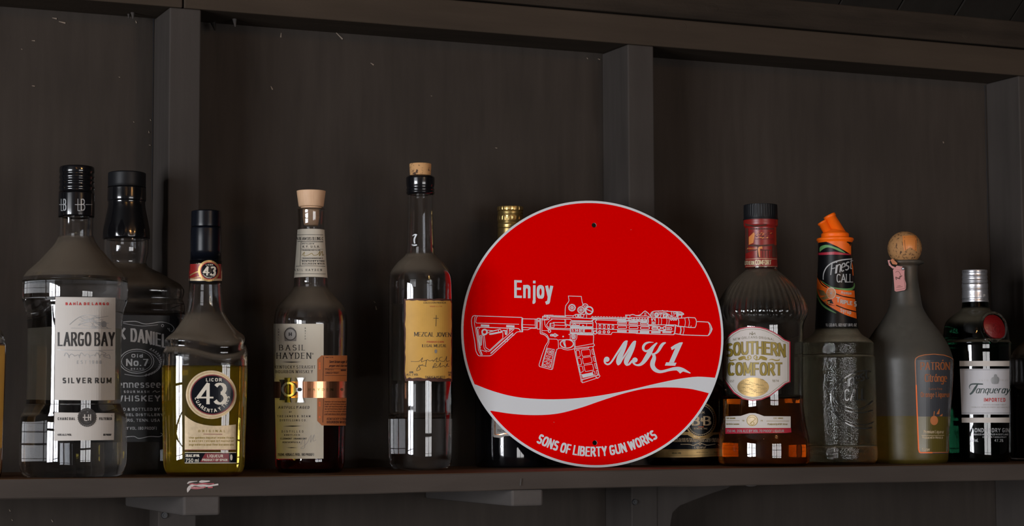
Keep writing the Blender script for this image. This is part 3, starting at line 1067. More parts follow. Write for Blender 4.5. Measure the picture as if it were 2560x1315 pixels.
# ------------------------------------------------------------------ the round sign
SG_YAW, SG_TILT, SG_R = math.radians(13.6), math.radians(4.0), 165.7
sp0 = at_y(1481, 1169, -95)
s_ex = Vector((math.cos(SG_YAW), -math.sin(SG_YAW), 0))
s_n = Vector((-math.sin(SG_YAW)*math.cos(SG_TILT), -math.cos(SG_YAW)*math.cos(SG_TILT), math.sin(SG_TILT)))   # faces the room
s_ey = s_n.cross(s_ex)
if s_ey.z < 0: s_ey = -s_ey
s_o = Vector((sp0.x, -95, 0.2))
s_c = s_o+s_ey*SG_R
for _k in range(6):            # slide it along the shelf until the centre sits where the photo has it
    s_o.x += (1484.5-proj(s_c)[0])/2.05
    s_c = s_o+s_ey*SG_R
sign = empty('round_sign', s_o, 'round red metal sign with white rim and rifle drawing leaning among the bottles', 'sign')
def sign_local(px, py):
    d = ray(px, py)
    t = (s_c-CAMP).dot(s_n)/d.dot(s_n)
    P = CAMP+d*t-s_c
    return P.dot(s_ex), P.dot(s_ey)
def sign_world(a, b, off): return s_c+s_ex*a+s_ey*b+s_n*off
def sign_surf(px, py, layer):
    a, b = sign_local(px, py)
    return sign_world(a, b, 0.10*layer)
sign_surf_ref[0] = sign_surf
holes = [sign_local(1485, 563), sign_local(1487, 1107)]
def disc_mesh(name, R, z0, z1, mat, parent):
    n = 160
    loops = [[(R*math.cos(2*PI*i/n), R*math.sin(2*PI*i/n)) for i in range(n)]]
    for hx, hy in holes:
        loops.append([(hx+3.0*math.cos(-2*PI*i/20), hy+3.0*math.sin(-2*PI*i/20)) for i in range(20)])
    flat = [p for l in loops for p in l]
    tris = tessellate_polygon([[Vector((p[0], p[1], 0)) for p in l] for l in loops])
    inv = parent_inv(parent)
    m = len(flat)
    vs = [inv @ (sign_world(a, b, z1)*MM) for a, b in flat]+[inv @ (sign_world(a, b, z0)*MM) for a, b in flat]
    fs = [list(t) for t in tris]+[[q+m for q in t[::-1]] for t in tris]
    st = 0
    for l in loops:
        k = len(l)
        for i in range(k):
            a, b = st+i, st+(i+1) % k
            fs.append([a, b, b+m, a+m])
        st += k
    me = mesh_from(name, vs, fs)
    bm = bmesh.new(); bm.from_mesh(me); bmesh.ops.recalc_face_normals(bm, faces=bm.faces[:]); bm.to_mesh(me); bm.free()
    return link(name, me, mat, parent)
disc_mesh('metal_disc', SG_R, -1.6, 0.0, 'white', sign)
disc_mesh('red_face', SG_R-2.9, 0.02, 0.09, 'red', sign)

# white wave
cv = Canvas((1140, 840, 3.554))
def sm(p, n=6): return catmull(p, n)
up = sm([(172, 430), (300, 480), (450, 524), (600, 550), (800, 562), (1000, 558), (1200, 540), (1400, 508), (1600, 465), (1800, 418), (2000, 378), (2150, 362), (2299, 371)])
lo = sm([(310, 664), (500, 692), (700, 703), (900, 690), (1100, 640), (1300, 572), (1500, 508), (1700, 465), (1900, 457), (2080, 470), (2245, 508)])
n = len(lo)
upr = [up[round(i*(len(up)-1)/(n-1))] for i in range(n)]
edge_l = [(172, 430), (200, 484), (235, 548), (270, 606), (310, 664)]
for i in range(n-1):
    cv.poly([upr[i], upr[i+1], lo[i+1], lo[i]])
cv.poly([(172, 430), (310, 664), (296, 673), (158, 434)])
cv.poly([(2299, 371), (2245, 508), (2259, 514), (2314, 372)])
cv.build('white_wave', 'white', sign, sign_surf, 2)

cv = Canvas((1140, 490, 3.554))
cv.text('Enjoy', 517, 905, 158, 334, weight=.145, contrast=.92, slope=1.7, gap=.21)
cv.build('word_lettering', 'white', sign, sign_surf, 3)
cv = Canvas((1140, 840, 3.554))
cv.text('SONS OF LIBERTY GUN WORKS', 0, 0, 88, 1132, weight=.165, contrast=.9, arcR=(1483.0, 835, 306.5, 88.1, 1), gap=.15)
cv.build('lettering', 'white', sign, sign_surf, 3)

# brush lettering MK 1
cv = Canvas((1500, 840, 10.667))
cv.disc(180, 622, 72, 70)
cv.brush([(140, 600, 60), (122, 660, 52), (135, 720, 48), (195, 758, 44), (262, 735, 46), (335, 650, 48), (430, 500, 50), (560, 310, 58), (650, 180, 62), (712, 138, 50)])
cv.disc(716, 142, 24)
cv.brush([(712, 140, 44), (680, 230, 80), (630, 350, 105), (570, 470, 125), (520, 580, 140), (487, 690, 120), (487, 760, 60), (495, 782, 20)])
cv.brush([(490, 760, 50), (530, 715, 60), (600, 610, 44), (700, 460, 46), (810, 290, 54), (890, 180, 60), (940, 142, 46)])
cv.disc(942, 148, 22)
cv.brush([(938, 146, 44), (905, 240, 85), (850, 370, 110), (785, 500, 125), (725, 610, 135), (695, 700, 120), (712, 765, 70), (735, 790, 24)])
cv.brush([(735, 775, 40), (775, 755, 52), (825, 700, 54), (870, 655, 60)])
cv.disc(930, 640, 72, 68)
cv.brush([(885, 640, 62), (885, 700, 58), (925, 752, 48), (990, 778, 48), (1070, 765, 70), (1150, 705, 95), (1220, 610, 118), (1290, 500, 128), (1345, 400, 120), (1400, 310, 90), (1460, 240, 62), (1510, 190, 40)])
cv.disc(1510, 192, 20)
cv.brush([(1432, 172, 6), (1370, 168, 22), (1290, 172, 44), (1205, 210, 60), (1155, 285, 68), (1160, 360, 62), (1215, 402, 56), (1290, 388, 56), (1370, 325, 60), (1440, 255, 55)])
cv.disc(1735, 182, 22)
cv.brush([(1735, 182, 44), (1680, 210, 72), (1625, 275, 84), (1570, 370, 78), (1510, 440, 62), (1440, 478, 44), (1380, 490, 60)])
cv.brush([(1400, 490, 60), (1440, 530, 84), (1436, 610, 110), (1405, 700, 128), (1400, 790, 124), (1440, 870, 115), (1510, 925, 100), (1600, 952, 80), (1700, 940, 72), (1820, 908, 72), (1960, 878, 88), (2090, 872, 100), (2200, 898, 92), (2300, 940, 62), (2380, 978, 34), (2412, 992, 22)])
cv.poly([(2040, 915), (2085, 950), (2135, 1002), (2180, 970), (2230, 940), (2130, 900)])
cv.poly([(2204, 168), (2125, 172), (2000, 230), (1884, 304), (1915, 380), (2005, 325), (1838, 705), (1972, 705), (2204, 190)])
cv.poly([(1760, 702), (2040, 714), (2005, 794), (1728, 790)])
cv.build('brush_lettering', 'white', sign, sign_surf, 3)

# rifle drawing in white outline
cv = Canvas((1170, 770, 10.113))
cv.thin = 0.84
W = 2.1
cv.stroke([(1360, 240), (240, 200), (165, 190), (120, 208), (97, 250), (85, 320), (95, 440), (130, 640), (165, 820), (185, 1000), (200, 1090), (235, 1165), (262, 1200), (285, 1212), (550, 1212), (610, 1182), (1230, 612), (1275, 600), (1380, 604)], W)
cv.poly([(1355, 238), (1392, 252), (1385, 400), (1392, 610), (1352, 605), (1346, 420)])
cv.stroke([(190, 200), (168, 255), (160, 380), (190, 560), (235, 820), (262, 1060), (325, 1195)], 1.5)
cv.stroke([(235, 204), (205, 270), (195, 360), (215, 380), (1290, 412)], 1.7)
cv.stroke([(215, 490), (320, 485), (940, 510), (1180, 512), (1270, 520), (1308, 548), (1322, 592)], 2.6)
cv.stroke([(215, 490), (235, 600), (270, 850), (300, 1050), (360, 1190)], 3.4)
cv.stroke([(310, 490), (262, 545), (268, 600), (300, 860), (318, 1020)], 1.2)
cv.brush([(322, 440, 50), (430, 445, 50), (538, 450, 50)])
cv.brush([(965, 460, 52), (1070, 462, 52), (1175, 468, 52)])
cv.ring(418, 608, 60, 4.2)
cv.ring(418, 608, 76, 1.6)
cv.brush([(535, 660, 40), (620, 650, 44), (860, 605, 36)])
cv.stroke([(480, 560), (640, 575), (780, 545)], 1.8)
cv.stroke([(500, 640), (560, 590), (640, 580)], 1.5)
cv.ring(800, 575, 34, 2.0)
cv.stroke([(830, 600), (900, 570), (965, 575), (960, 665)], 3.0)
cv.stroke([(990, 520), (992, 640), (975, 675), (945, 672), (935, 630), (930, 590)], 1.8)
cv.stroke([(520, 620), (740, 560)], 1.6)
for q in range(6):
    cv.stroke([(550+q*34, 640-q*6), (562+q*34, 662-q*6)], 1.0)
cv.stroke([(350, 660), (375, 700), (405, 1010), (440, 1065), (520, 1098), (560, 1085), (1170, 535)], 1.8)
cv.stroke([(410, 690), (448, 1000), (545, 1068), (880, 762), (880, 612)], 1.8)
cv.stroke([(380, 690), (410, 700)], 1.8)
cv.stroke([(1000, 690), (1150, 545), (1040, 520), (1045, 600), (1040, 640)], 1.3)
for q in range(5):
    cv.stroke([(1050+q*22, 530), (1045+q*10, 600-q*10)], .9)
cv.rrect(297, 690, 345, 945, 22, 1.8)
cv.rrect(315, 720, 330, 920, 7, 1.0)
cv.stroke([(570, 1152), (1140, 630)], 3.4)
cv.stroke([(330, 1062), (480, 1112)], 1.8)
cv.stroke([(920, 852), (960, 800), (1035, 792), (990, 850), (930, 858)], 1.6)
cv.stroke([(1120, 700), (1165, 680)], 3.4)
cv.stroke([(310, 1060), (335, 1110), (350, 1190)], 2.0)
cv.T = (1160, 720, 5.259)
cv.stroke([(770, 405), (950, 409)], W)
cv.stroke([(775, 481), (935, 487)], 1.4)
cv.stroke([(775, 519), (955, 526)], W)
cv.stroke([(770, 548), (840, 550), (862, 538), (885, 530), (950, 531)], 1.8)
cv.stroke([(935, 405), (933, 480), (940, 525)], 1.6)
cv.stroke([(952, 405), (950, 480), (956, 528)], 1.6)
cv.rrect(962, 400, 998, 540, 5, 2.0)
cv.stroke([(968, 420), (982, 432), (972, 448)], 1.6)
cv.stroke([(992, 420), (980, 432), (990, 448)], 1.6)
# receiver
cv.T = (1340, 725, 10.956)
cv.stroke([(135, 785), (118, 1000), (112, 1170), (135, 1205), (200, 1212), (255, 1245), (330, 1330)], W)
cv.stroke([(168, 785), (160, 1170), (215, 1180), (290, 1225), (350, 1310)], 1.8)
cv.stroke([(20, 785), (175, 790)], 1.8)
cv.stroke([(170, 1112), (325, 1115)], 1.6)
cv.rrect(178, 722, 320, 818, 14, 2.4)
cv.rrect(215, 745, 290, 798, 8, 1.4)
cv.stroke([(225, 735), (225, 690), (470, 690)], 2.0)
cv.stroke([(320, 740), (375, 760), (345, 815), (320, 800)], 1.8)
cv.stroke([(330, 738), (800, 752), (1390, 775), (1725, 790)], 2.2)
cv.stroke([(290, 705), (440, 712), (440, 735)], 1.4)
for q in range(8):
    cv.ring(478+q*44, 712+q*1.5, 17, 1.5, n=10)
cv.stroke([(810, 700), (1020, 708), (1085, 668), (1345, 668)], 2.2)
cv.stroke([(800, 690), (820, 735)], 1.8)
cv.stroke([(1015, 708), (1015, 745)], 1.8)
cv.stroke([(795, 700), (800, 520), (812, 430), (845, 382), (885, 335), (903, 285), (885, 165), (1238, 176), (1262, 330), (1290, 400), (1340, 470), (1352, 668)], 2.0)
for q, (x_, y_) in enumerate(((985, 485), (1232, 548))):
    cv.ring(x_, y_, 82, 2.9)
    for j in range(14):
        a = 2*PI*j/14
        cv.disc(x_+97*math.cos(a), y_+97*math.sin(a), 12, n=8)
    cv.ring(x_, y_, 42, 1.5)
    cv.ring(x_, y_, 24, 1.2)
cv.stroke([(975, 460), (1000, 505)], 1.4)
cv.stroke([(1212, 558), (1255, 535)], 1.4)
cv.ring(1455, 562, 100, 4.2)
cv.stroke([(1372, 522), (1532, 595)], 2.6)
cv.stroke(arc(1345, 470, 85, 90, 200, 340, 10), 2.6)
cv.stroke([(1345, 430), (1400, 450), (1350, 510), (1380, 600)], 2.2)
cv.stroke([(1385, 640), (1385, 770)], 2.0)
cv.rrect(1080, 672, 1310, 742, 32, 1.8)
cv.disc(1150, 710, 26, 34)
cv.ring(1195, 710, 32, 2.4)
cv.disc(1195, 710, 10)
cv.stroke([(400, 790), (700, 800), (930, 800), (985, 838), (1515, 850), (1570, 803), (1660, 806), (1655, 840), (1620, 850), (1630, 890), (1658, 915), (1655, 1140)], 2.1)
cv.stroke([(450, 800), (350, 862), (290, 950), (310, 1005), (370, 1022)], 1.9)
cv.stroke([(460, 890), (800, 893)], 2.1)
cv.stroke([(505, 962), (830, 972), (830, 1005), (790, 1020)], 1.8)
cv.rrect(380, 910, 495, 1020, 12, 1.9)
cv.stroke([(405, 920), (405, 1015)], 1.5)
cv.stroke([(430, 965), (490, 965)], 1.5)
cv.stroke([(790, 805), (795, 950), (840, 965), (930, 972)], 1.8)
cv.stroke([(815, 815), (815, 935), (930, 962)], 1.2)
cv.stroke([(235, 830), (242, 950), (262, 1000), (310, 1045), (935, 1058)], 1.9)
cv.stroke([(325, 1070), (935, 1096)], 1.9)
cv.stroke([(300, 1040), (345, 1100)], 1.6)
cv.ring(368, 1128, 34, 2.6)
cv.rrect(935, 865, 1558, 1010, 26, 2.6)
cv.stroke([(960, 905), (1535, 915)], 3.2)
cv.stroke([(960, 1000), (1540, 1015)], 3.4)
cv.stroke([(960, 965), (1180, 972)], 3.0)
cv.stroke([(1195, 930), (1195, 1000)], 1.4)
cv.stroke([(1385, 930), (1385, 1000)], 1.4)
cv.stroke([(1260, 960), (1320, 975)], 1.8)
cv.disc(1285, 975, 18)
cv.stroke([(1000, 945), (1050, 925), (1100, 950)], 1.4)
cv.stroke([(935, 1035), (1570, 1050)], 3.8)
cv.rrect(955, 1055, 1185, 1168, 14, 1.8)
cv.text('5.56', 985, 1142, 72, 165, weight=.2, gap=.25)
cv.rrect(1205, 1065, 1300, 1172, 10, 2.2)
cv.rrect(1235, 1085, 1265, 1160, 5, 1.2)
cv.rrect(1322, 1068, 1530, 1172, 10, 2.2)
cv.stroke([(1562, 1020), (1562, 1190)], 2.2)
cv.stroke([(945, 1190), (1570, 1208)], 3.8)
cv.stroke([(935, 1060), (935, 1300)], 1.8)
cv.ring(1618, 1165, 42, 2.8)
cv.stroke([(1655, 1110), (1640, 1140)], 1.8)
cv.stroke([(395, 1230), (420, 1215), (490, 1215), (515, 1192), (600, 1242), (520, 1285), (490, 1262), (400, 1258), (395, 1230)], 2.4)
cv.stroke([(430, 1238), (560, 1240)], 2.2)
cv.disc(743, 1275, 22); cv.disc(905, 1218, 16)
# grip, trigger, magazine
cv.T = (1340, 800, 7.735)
cv.stroke([(82, 200), (84, 262), (160, 288), (212, 325), (235, 375), (228, 425), (180, 500), (120, 660), (58, 862), (60, 888), (75, 903), (285, 958), (312, 955), (325, 935), (398, 572), (430, 552), (480, 541), (535, 568), (610, 581), (690, 570), (742, 552)], 1.9)
cv.stroke([(215, 290), (248, 345), (254, 380), (250, 440), (210, 520), (160, 690), (108, 895)], 1.3)
cv.stroke([(240, 366), (400, 372), (428, 400), (435, 545)], 1.8)
cv.stroke([(410, 567), (370, 640), (298, 950)], 1.3)
rnd = random.Random(11)
cv.loop([(215, 543), (357, 572), (278, 922), (115, 890)], 1.3)
for q in range(330):
    u, v = rnd.random(), rnd.random()
    xa = (215+(357-215)*u)*(1-v)+(115+(278-115)*u)*v
    ya = (543+29*u)*(1-v)+(890+32*u)*v
    a = rnd.random()*PI
    cv.stroke([(xa, ya), (xa+11*math.cos(a), ya+11*math.sin(a))], .9)
cv.ring(597, 462, 133, 2.0, 85)
cv.ring(597, 462, 120, 1.2, 76)
cv.stroke([(430, 385), (500, 382), (650, 376), (720, 395), (745, 410)], 1.6)
cv.stroke([(530, 378), (522, 430), (560, 522)], 1.8)
cv.stroke([(562, 378), (556, 440), (576, 522)], 2.4)
cv.stroke([(540, 385), (545, 450), (560, 500)], 1.2)
cv.stroke([(660, 150), (660, 372), (720, 393), (770, 388), (790, 350), (792, 285)], 1.6)
cv.ring(716, 312, 30, 2.2, 48)
cv.ring(716, 312, 14, 2.2, 26)
cv.stroke([(768, 285), (766, 345), (740, 368), (690, 362)], 1.5)
cv.stroke([(790, 285), (1112, 293)], 1.9)
cv.stroke([(1114, 290), (1108, 450), (1132, 488), (1108, 512), (750, 548)], 2.1)
cv.stroke([(758, 500), (760, 520), (1108, 458)], 1.8)
cv.stroke([(754, 400), (756, 545)], 1.6)
cv.stroke([(736, 395), (740, 550)], 1.2)
cv.stroke([(738, 550), (748, 605), (870, 1160), (872, 1190), (900, 1215), (1215, 1112), (1236, 1085), (1215, 1045), (1110, 560), (1100, 515)], 1.9)
cv.stroke([(765, 600), (893, 1165), (905, 1205)], 1.2)
cv.stroke([(750, 572), (1010, 545), (1030, 520)], 1.6)
cv.stroke([(850, 1055), (880, 1048)], 1.4)
cv.stroke([(878, 1160), (1218, 1062)], 2.6)
cv.stroke([(1150, 1100), (1200, 1130)], 2.4)
def rquad(p, w=1.6, r=.16):
    out = []
    for i in range(4):
        a, b, c = Vector(p[i-1]), Vector(p[i]), Vector(p[(i+1) % 4])
        d1 = (a-b); d2 = (c-b)
        e1 = b+d1.normalized()*18; e2 = b+d2.normalized()*18
        for t in (0, .5, 1):
            q = e1.lerp(b, t).lerp(b.lerp(e2, t), t)
            out.append((q.x, q.y))
    cv.loop(out, w)
for p in ([(872, 585), (1042, 568), (1058, 685), (895, 706)], [(895, 732), (1062, 708), (1086, 822), (918, 856)], [(922, 880), (1092, 852), (1116, 968), (952, 1000)],
          [(772, 590), (838, 588), (858, 702), (792, 722)], [(796, 740), (862, 738), (886, 856), (818, 876)], [(828, 898), (892, 888), (918, 994), (852, 1022)],
          [(1074, 568), (1104, 558), (1124, 678), (1094, 668)], [(1098, 705), (1128, 695), (1154, 812), (1122, 802)], [(1126, 840), (1156, 832), (1182, 950), (1152, 940)], [(1162, 975), (1188, 968), (1208, 1050), (1176, 1052)], [(1085, 995), (1128, 985), (1146, 1062), (1108, 1068)]):
    rquad(p)
for q in range(26):
    u = q/25
    xa = 885+u*200
    cv.stroke([(xa, 1052-u*38), (xa+6, 1075-u*40), (xa+14, 1095-u*42), (xa+22, 1122-u*46)], 1.3)
cv.stroke([(885, 1060), (1090, 1015)], 1.2); cv.stroke([(905, 1115), (1105, 1070)], 1.2)
# handguard
cv.T = (1480, 765, 15.47)
for q in range(12):
    x_ = 20+q*110
    cv.ring(x_, 440+q*2.6, 34, 2.2, n=10)
cv.stroke([(-90, 475), (200, 488), (1300, 520)], 2.6)
cv.stroke([(180, 538), (980, 572), (1300, 585), (2140, 612)], 2.0)
cv.stroke([(220, 690), (980, 722), (2160, 765), (2475, 782)], 2.0)
cv.stroke([(0, 876), (980, 915), (2475, 958)], 2.0)
cv.stroke([(185, 1000), (245, 1082), (740, 1103), (765, 1045), (800, 1015), (1000, 1022), (2475, 1088)], 2.0)
cv.stroke([(0, 590), (60, 530), (170, 512), (180, 545), (125, 590), (135, 630), (170, 660), (182, 980)], 2.0)
cv.ring(115, 1025, 62, 2.8)
for x_ in (305, 470, 640, 808):
    cv.stroke([(x_-28, 712), (x_-36, 800), (x_-28, 890)], 1.7)
    cv.stroke([(x_+28, 712), (x_+36, 800), (x_+28, 890)], 1.7)
    cv.disc(x_, 740, 20, 22, 10); cv.disc(x_, 870, 20, 22, 10)
for x_ in (300, 466, 640):
    cv.ring(x_, 1002, 42, 2.8)
for x_, w_ in ((980, 360), (1425, 350), (1862, 270)):
    o_ = (x_-980)*.03
    cv.rrect(x_, 608+o_, x_+w_, 690+o_, 36, 1.8)
    cv.stroke([(x_+30, 632+o_), (x_+w_-30, 634+o_)], 2.6)
for x_, w_ in ((985, 355), (1430, 350), (1872, 350), (2312, 200)):
    o_ = (x_-980)*.033
    cv.rrect(x_, 772+o_, x_+w_, 865+o_, 38, 2.1)
for x_, w_ in ((980, 350), (1428, 345), (1868, 335), (2305, 330)):
    o_ = (x_-980)*.03
    cv.stroke([(x_, 950+o_), (x_+w_, 956+o_)], 2.0)
    cv.stroke([(x_, 990+o_), (x_+w_, 998+o_)], 3.2)
    cv.stroke([(x_+5, 930+o_), (x_+2, 1010+o_)], 1.8)
    cv.stroke([(x_+w_-5, 935+o_), (x_+w_, 1015+o_)], 1.8)
cv.stroke([(1295, 590), (1303, 352), (1465, 358), (1560, 330), (1625, 342), (1700, 372), (1830, 358), (1905, 318), (2000, 222), (2055, 195), (2110, 228), (2180, 290), (2255, 382)], 2.6)
cv.stroke([(1700, 375), (1840, 388), (2100, 385), (2180, 400), (2235, 432)], 1.9)
cv.stroke([(2040, 255), (2040, 378)], 1.5); cv.stroke([(2085, 255), (2085, 378)], 1.5)
cv.stroke([(1350, 365), (1345, 445)], 1.4); cv.stroke([(1465, 365), (1465, 450), (1490, 500)], 1.5)
cv.stroke([(1310, 470), (1490, 480)], 4.0)
cv.stroke([(1500, 440), (2150, 455)], 1.9)
cv.stroke([(1500, 512), (2140, 530)], 2.6)
cv.stroke([(960, 548), (1300, 560), (2140, 580)], 3.0)
for q in range(7):
    cv.stroke([(1515+q*107, 440), (1515+q*107, 520)], 2.8)
for q in range(5):
    cv.stroke([(1400+q*160, 520), (1490+q*160, 560)], 2.4)
cv.T = (1590, 765, 12.8)
cv.stroke([(385, 368), (500, 355), (620, 370), (1060, 395), (1350, 392), (1560, 382), (1660, 366), (1880, 378), (1918, 430), (1935, 510), (1920, 620), (1885, 692), (1720, 690), (1560, 665), (1330, 640), (1260, 605), (378, 600)], 2.3)
cv.stroke([(380, 360), (395, 480), (378, 600)], 3.2)
for x_ in (500, 612, 715, 808, 978, 1048):
    cv.stroke([(x_, 365), (x_+12, 480), (x_, 600)], 1.7)
cv.stroke([(1350, 392), (1372, 510), (1352, 640)], 2.6)
cv.stroke([(1560, 385), (1580, 520), (1560, 662)], 1.8)
cv.stroke([(1675, 370), (1712, 520), (1685, 685)], 1.8)
cv.stroke([(1765, 630), (1745, 685)], 1.8)
cv.ring(560, 540, 30, 2.2); cv.disc(560, 540, 10)
cv.stroke(arc(560, 450, 42, 42, 150, 400, 10), 2.6)
cv.stroke([(500, 350), (490, 460)], 1.4); cv.stroke([(620, 350), (620, 470)], 1.4)
cv.brush([(480, 345, 30), (476, 260, 34), (520, 195, 34), (620, 165, 26), (850, 160, 26), (1010, 170, 26), (1350, 182, 26), (1430, 192, 26), (1515, 245, 30), (1518, 285, 26)])
cv.disc(845, 150, 28, 16); cv.disc(1000, 160, 30, 16)
cv.stroke([(540, 210), (520, 260), (525, 330)], 1.4); cv.stroke([(560, 220), (545, 270), (550, 335)], 1.4)
cv.ring(655, 280, 66, 2.2); cv.ring(655, 280, 38, 2.8); cv.disc(655, 280, 8)
cv.stroke([(700, 180), (750, 230), (745, 290)], 1.5)
cv.stroke([(740, 215), (870, 220), (870, 370)], 2.4)
cv.stroke([(760, 240), (800, 300), (770, 370)], 2.4)
cv.stroke([(790, 235), (840, 262)], 3)
cv.ring(940, 315, 56, 3.2); cv.disc(955, 322, 26)
cv.stroke([(870, 200), (960, 220), (1040, 270), (1130, 318)], 2.2)
cv.stroke([(890, 250), (1000, 255), (1035, 320), (1030, 380)], 2.2)
cv.stroke([(1128, 185), (1150, 290), (1170, 350), (1215, 385)], 2.0)
cv.stroke([(1060, 350), (1140, 345), (1130, 310)], 2.4)
cv.stroke([(1180, 185), (1215, 260), (1210, 330)], 1.8)
cv.stroke([(1210, 190), (1300, 200), (1300, 350)], 3.0)
cv.stroke([(1225, 250), (1300, 245)], 2.6)
cv.stroke([(1220, 355), (1290, 350)], 2.0)
cv.stroke([(1330, 185), (1335, 390)], 3.6)
cv.stroke([(1350, 225), (1430, 215)], 2.0)
cv.stroke([(1345, 262), (1515, 268)], 4.0)
cv.stroke([(1440, 195), (1460, 240)], 2)
cv.stroke([(1360, 330), (1350, 300), (1460, 300), (1450, 375)], 1.8)
cv.stroke([(1480, 295), (1460, 375)], 1.4)
cv.stroke([(1060, 390), (1340, 398)], 3.4)
cv.stroke([(1090, 420), (1130, 455), (1170, 425), (1210, 458), (1240, 425), (1280, 455), (1310, 420)], 3.0)
cv.stroke([(620, 360), (860, 385), (1040, 385)], 3.0)
cv.stroke([(1265, 620), (1252, 740), (1235, 880), (1195, 918)], 3.6)
cv.stroke([(1300, 640), (1330, 660), (1540, 672)], 1.6)
cv.stroke([(0, 776), (650, 795), (1195, 812)], 2.0)
cv.stroke([(0, 880), (700, 905), (1195, 920)], 2.2)
cv.stroke([(380, 625), (680, 640)], 1.8); cv.stroke([(960, 625), (1220, 640)], 3.2)
cv.rrect(140, 668, 425, 745, 34, 2.1)
cv.stroke([(680, 668), (530, 665), (505, 705), (530, 745), (680, 752)], 2.1)
cv.stroke([(530, 705), (650, 708)], 1.8)
cv.stroke([(985, 690), (1130, 695), (1150, 725), (1130, 760), (980, 758)], 2.1)
cv.stroke([(990, 725), (1090, 728)], 1.8)
cv.ring(735, 702, 46, 2.8); cv.ring(822, 705, 24, 1.6); cv.ring(910, 708, 46, 2.8)
cv.stroke([(690, 745), (740, 775), (920, 785), (970, 750)], 2.4)
cv.stroke([(700, 640), (690, 670)], 2); cv.stroke([(940, 610), (960, 680)], 2)
for x_, w_ in ((130, 280), (495, 280), (855, 270)):
    cv.stroke([(x_, 820), (x_+w_, 830)], 1.8); cv.stroke([(x_, 855), (x_+w_, 862)], 3.0)
    cv.stroke([(x_, 812), (x_, 870)], 1.8); cv.stroke([(x_+w_, 820), (x_+w_, 875)], 1.8)
cv.stroke([(1945, 497), (2300, 515), (2345, 545), (2400, 640), (2437, 740), (2400, 830), (2345, 915), (2300, 950), (1900, 940), (1480, 925), (1400, 908), (1220, 882)], 2.4)
cv.stroke([(2300, 515), (2350, 600), (2372, 740), (2350, 860), (2300, 950)], 1.8)
cv.stroke([(2395, 640), (2410, 740), (2390, 830)], 2.4)
cv.stroke([(1412, 655), (1430, 770), (1400, 905)], 1.8); cv.stroke([(1435, 655), (1450, 770), (1425, 905)], 1.4)
cv.stroke([(1530, 672), (1538, 790), (1495, 922)], 1.8)
cv.build('rifle_drawing', 'white', sign, sign_surf, 3)
cv = Canvas((1140, 490, 3.554)); cv.disc(1555, 300, 3); cv.disc(1622, 1030, 2.4); cv.disc(870, 2010, 3)
cv.build('scuff', 'chip', sign, sign_surf, 2)['kind'] = 'stuff'

# ------------------------------------------------------------------ bottle 1: large clear rum bottle
A = lambda T, pts: [(T[0]+x/T[2], T[1]+y/T[2]) for x, y in pts]
def cut(zr, lo, hi):
    return [(lo, interp(zr, lo))]+[q for q in zr if lo < q[0] < hi]+[(hi, interp(zr, hi))]
def patch(b, name, mat, th0, th1, z0, z1, off=0.25, n=22, R=None, parent=None, twist=0.0):
    """band of paper on a round bottle between two azimuths (0 = towards the camera)"""
    vs, fs = [], []
    m = 6
    for j in range(m+1):
        z = z0+(z1-z0)*j/m
        r = (interp(R, z) if R else 30)+off
        for i in range(n+1):
            a = b.face+math.radians(th0+(th1-th0)*i/n)
            vs.append(Vector((r*math.cos(a), r*math.sin(a), z))*MM)
    for j in range(m):
        for i in range(n):
            k = j*(n+1)+i
            fs.append([k, k+1, k+n+2, k+n+1])
    return link(name, mesh_from(name, vs, fs), mat, parent or b.root, True)

b = Bottle('rum_bottle', 182, 1196, -134, 'large clear bottle with tall white label and black screw cap, full of clear rum')
zr = b.prof([(540, 42.5), (585, 42.5), (598, 46), (614, 55), (630, 69), (647, 84), (664, 101), (680, 118), (692, 126.5), (702, 129.5), (744, 130), (756, 127.5), (772, 122), (790, 118), (815, 116), (900, 115), (1000, 116), (1012, 117.5), (1030, 124), (1046, 130), (1090, 131), (1140, 131), (1160, 130), (1178, 126), (1190, 118), (1196, 104)])
zl = b.z(708)
zw0, zw1, rmx = b.z(1052), b.z(752), b.r(128.5)
def waist(a, z, r):
    if not zw0 < z < zw1: return r
    k = max(0.0, 1-abs(math.sin(a))*1.12)
    k = k*k*(3-2*k)
    e = min(1.0, (z-zw0)/6, (zw1-z)/6)
    return r+(rmx-r)*min(1, k*2.2)*e
b.body(zr, 'glass', inner=b.pocket(zr, zl, 2.6), rfun=waist, seg=96)
b.fluid(zr, zl, 'lclear', rfun=waist)
c1 = b.prof([(416, 36), (418, 42), (424, 43.5), (432, 43.5), (436, 42), (444, 43.8), (450, 42), (456, 44), (462, 42), (470, 44.2), (476, 42.5), (482, 44), (486, 44.4), (539, 44.6), (541, 43.8)], 3)
b.lathe('screw_cap', c1, 'blackgloss')
bl = patch(b, 'back_label', 'greypaper', 135, 225, b.z(1000), b.z(815), -1.2, R=zr)
cv = Canvas((0, 780, 2.99)); cv.T = (0, 0, 1)
fl_ = Canvas(); fl_.poly([(138.5, 742), (288.5, 744), (287, 1000), (240, 1001), (136.5, 1000)])
lab = fl_.build('front_label', 'paper', b.root, b.surf, 1, (6, 9))
fl_ = Canvas(); fl_.poly([(136, 1031), (286, 1033), (284.5, 1100), (135, 1102)])
lab2 = fl_.build('lower_label', 'paper', b.root, b.surf, 1, (6, 9))
cv = Canvas((0, 780, 2.99))
cv.text('LARGO BAY', 432, 255, 104, 418, weight=.13, contrast=.75, serif=.14, gap=.20)
cv.text('SILVER RUM', 468, 533, 42, 362, weight=.20, contrast=.9, gap=.42)
cv.text('CHARCOAL', 432, 808, 20, 128, weight=.22, serif=.2, gap=.4)
cv.text('FILTERED', 740, 808, 20, 92, weight=.22, serif=.2, gap=.4)
cv.ring(650, 788, 64, 2.2); cv.ring(650, 788, 50, 6.0)
cv.ring(650, 788, 28, 6.5)
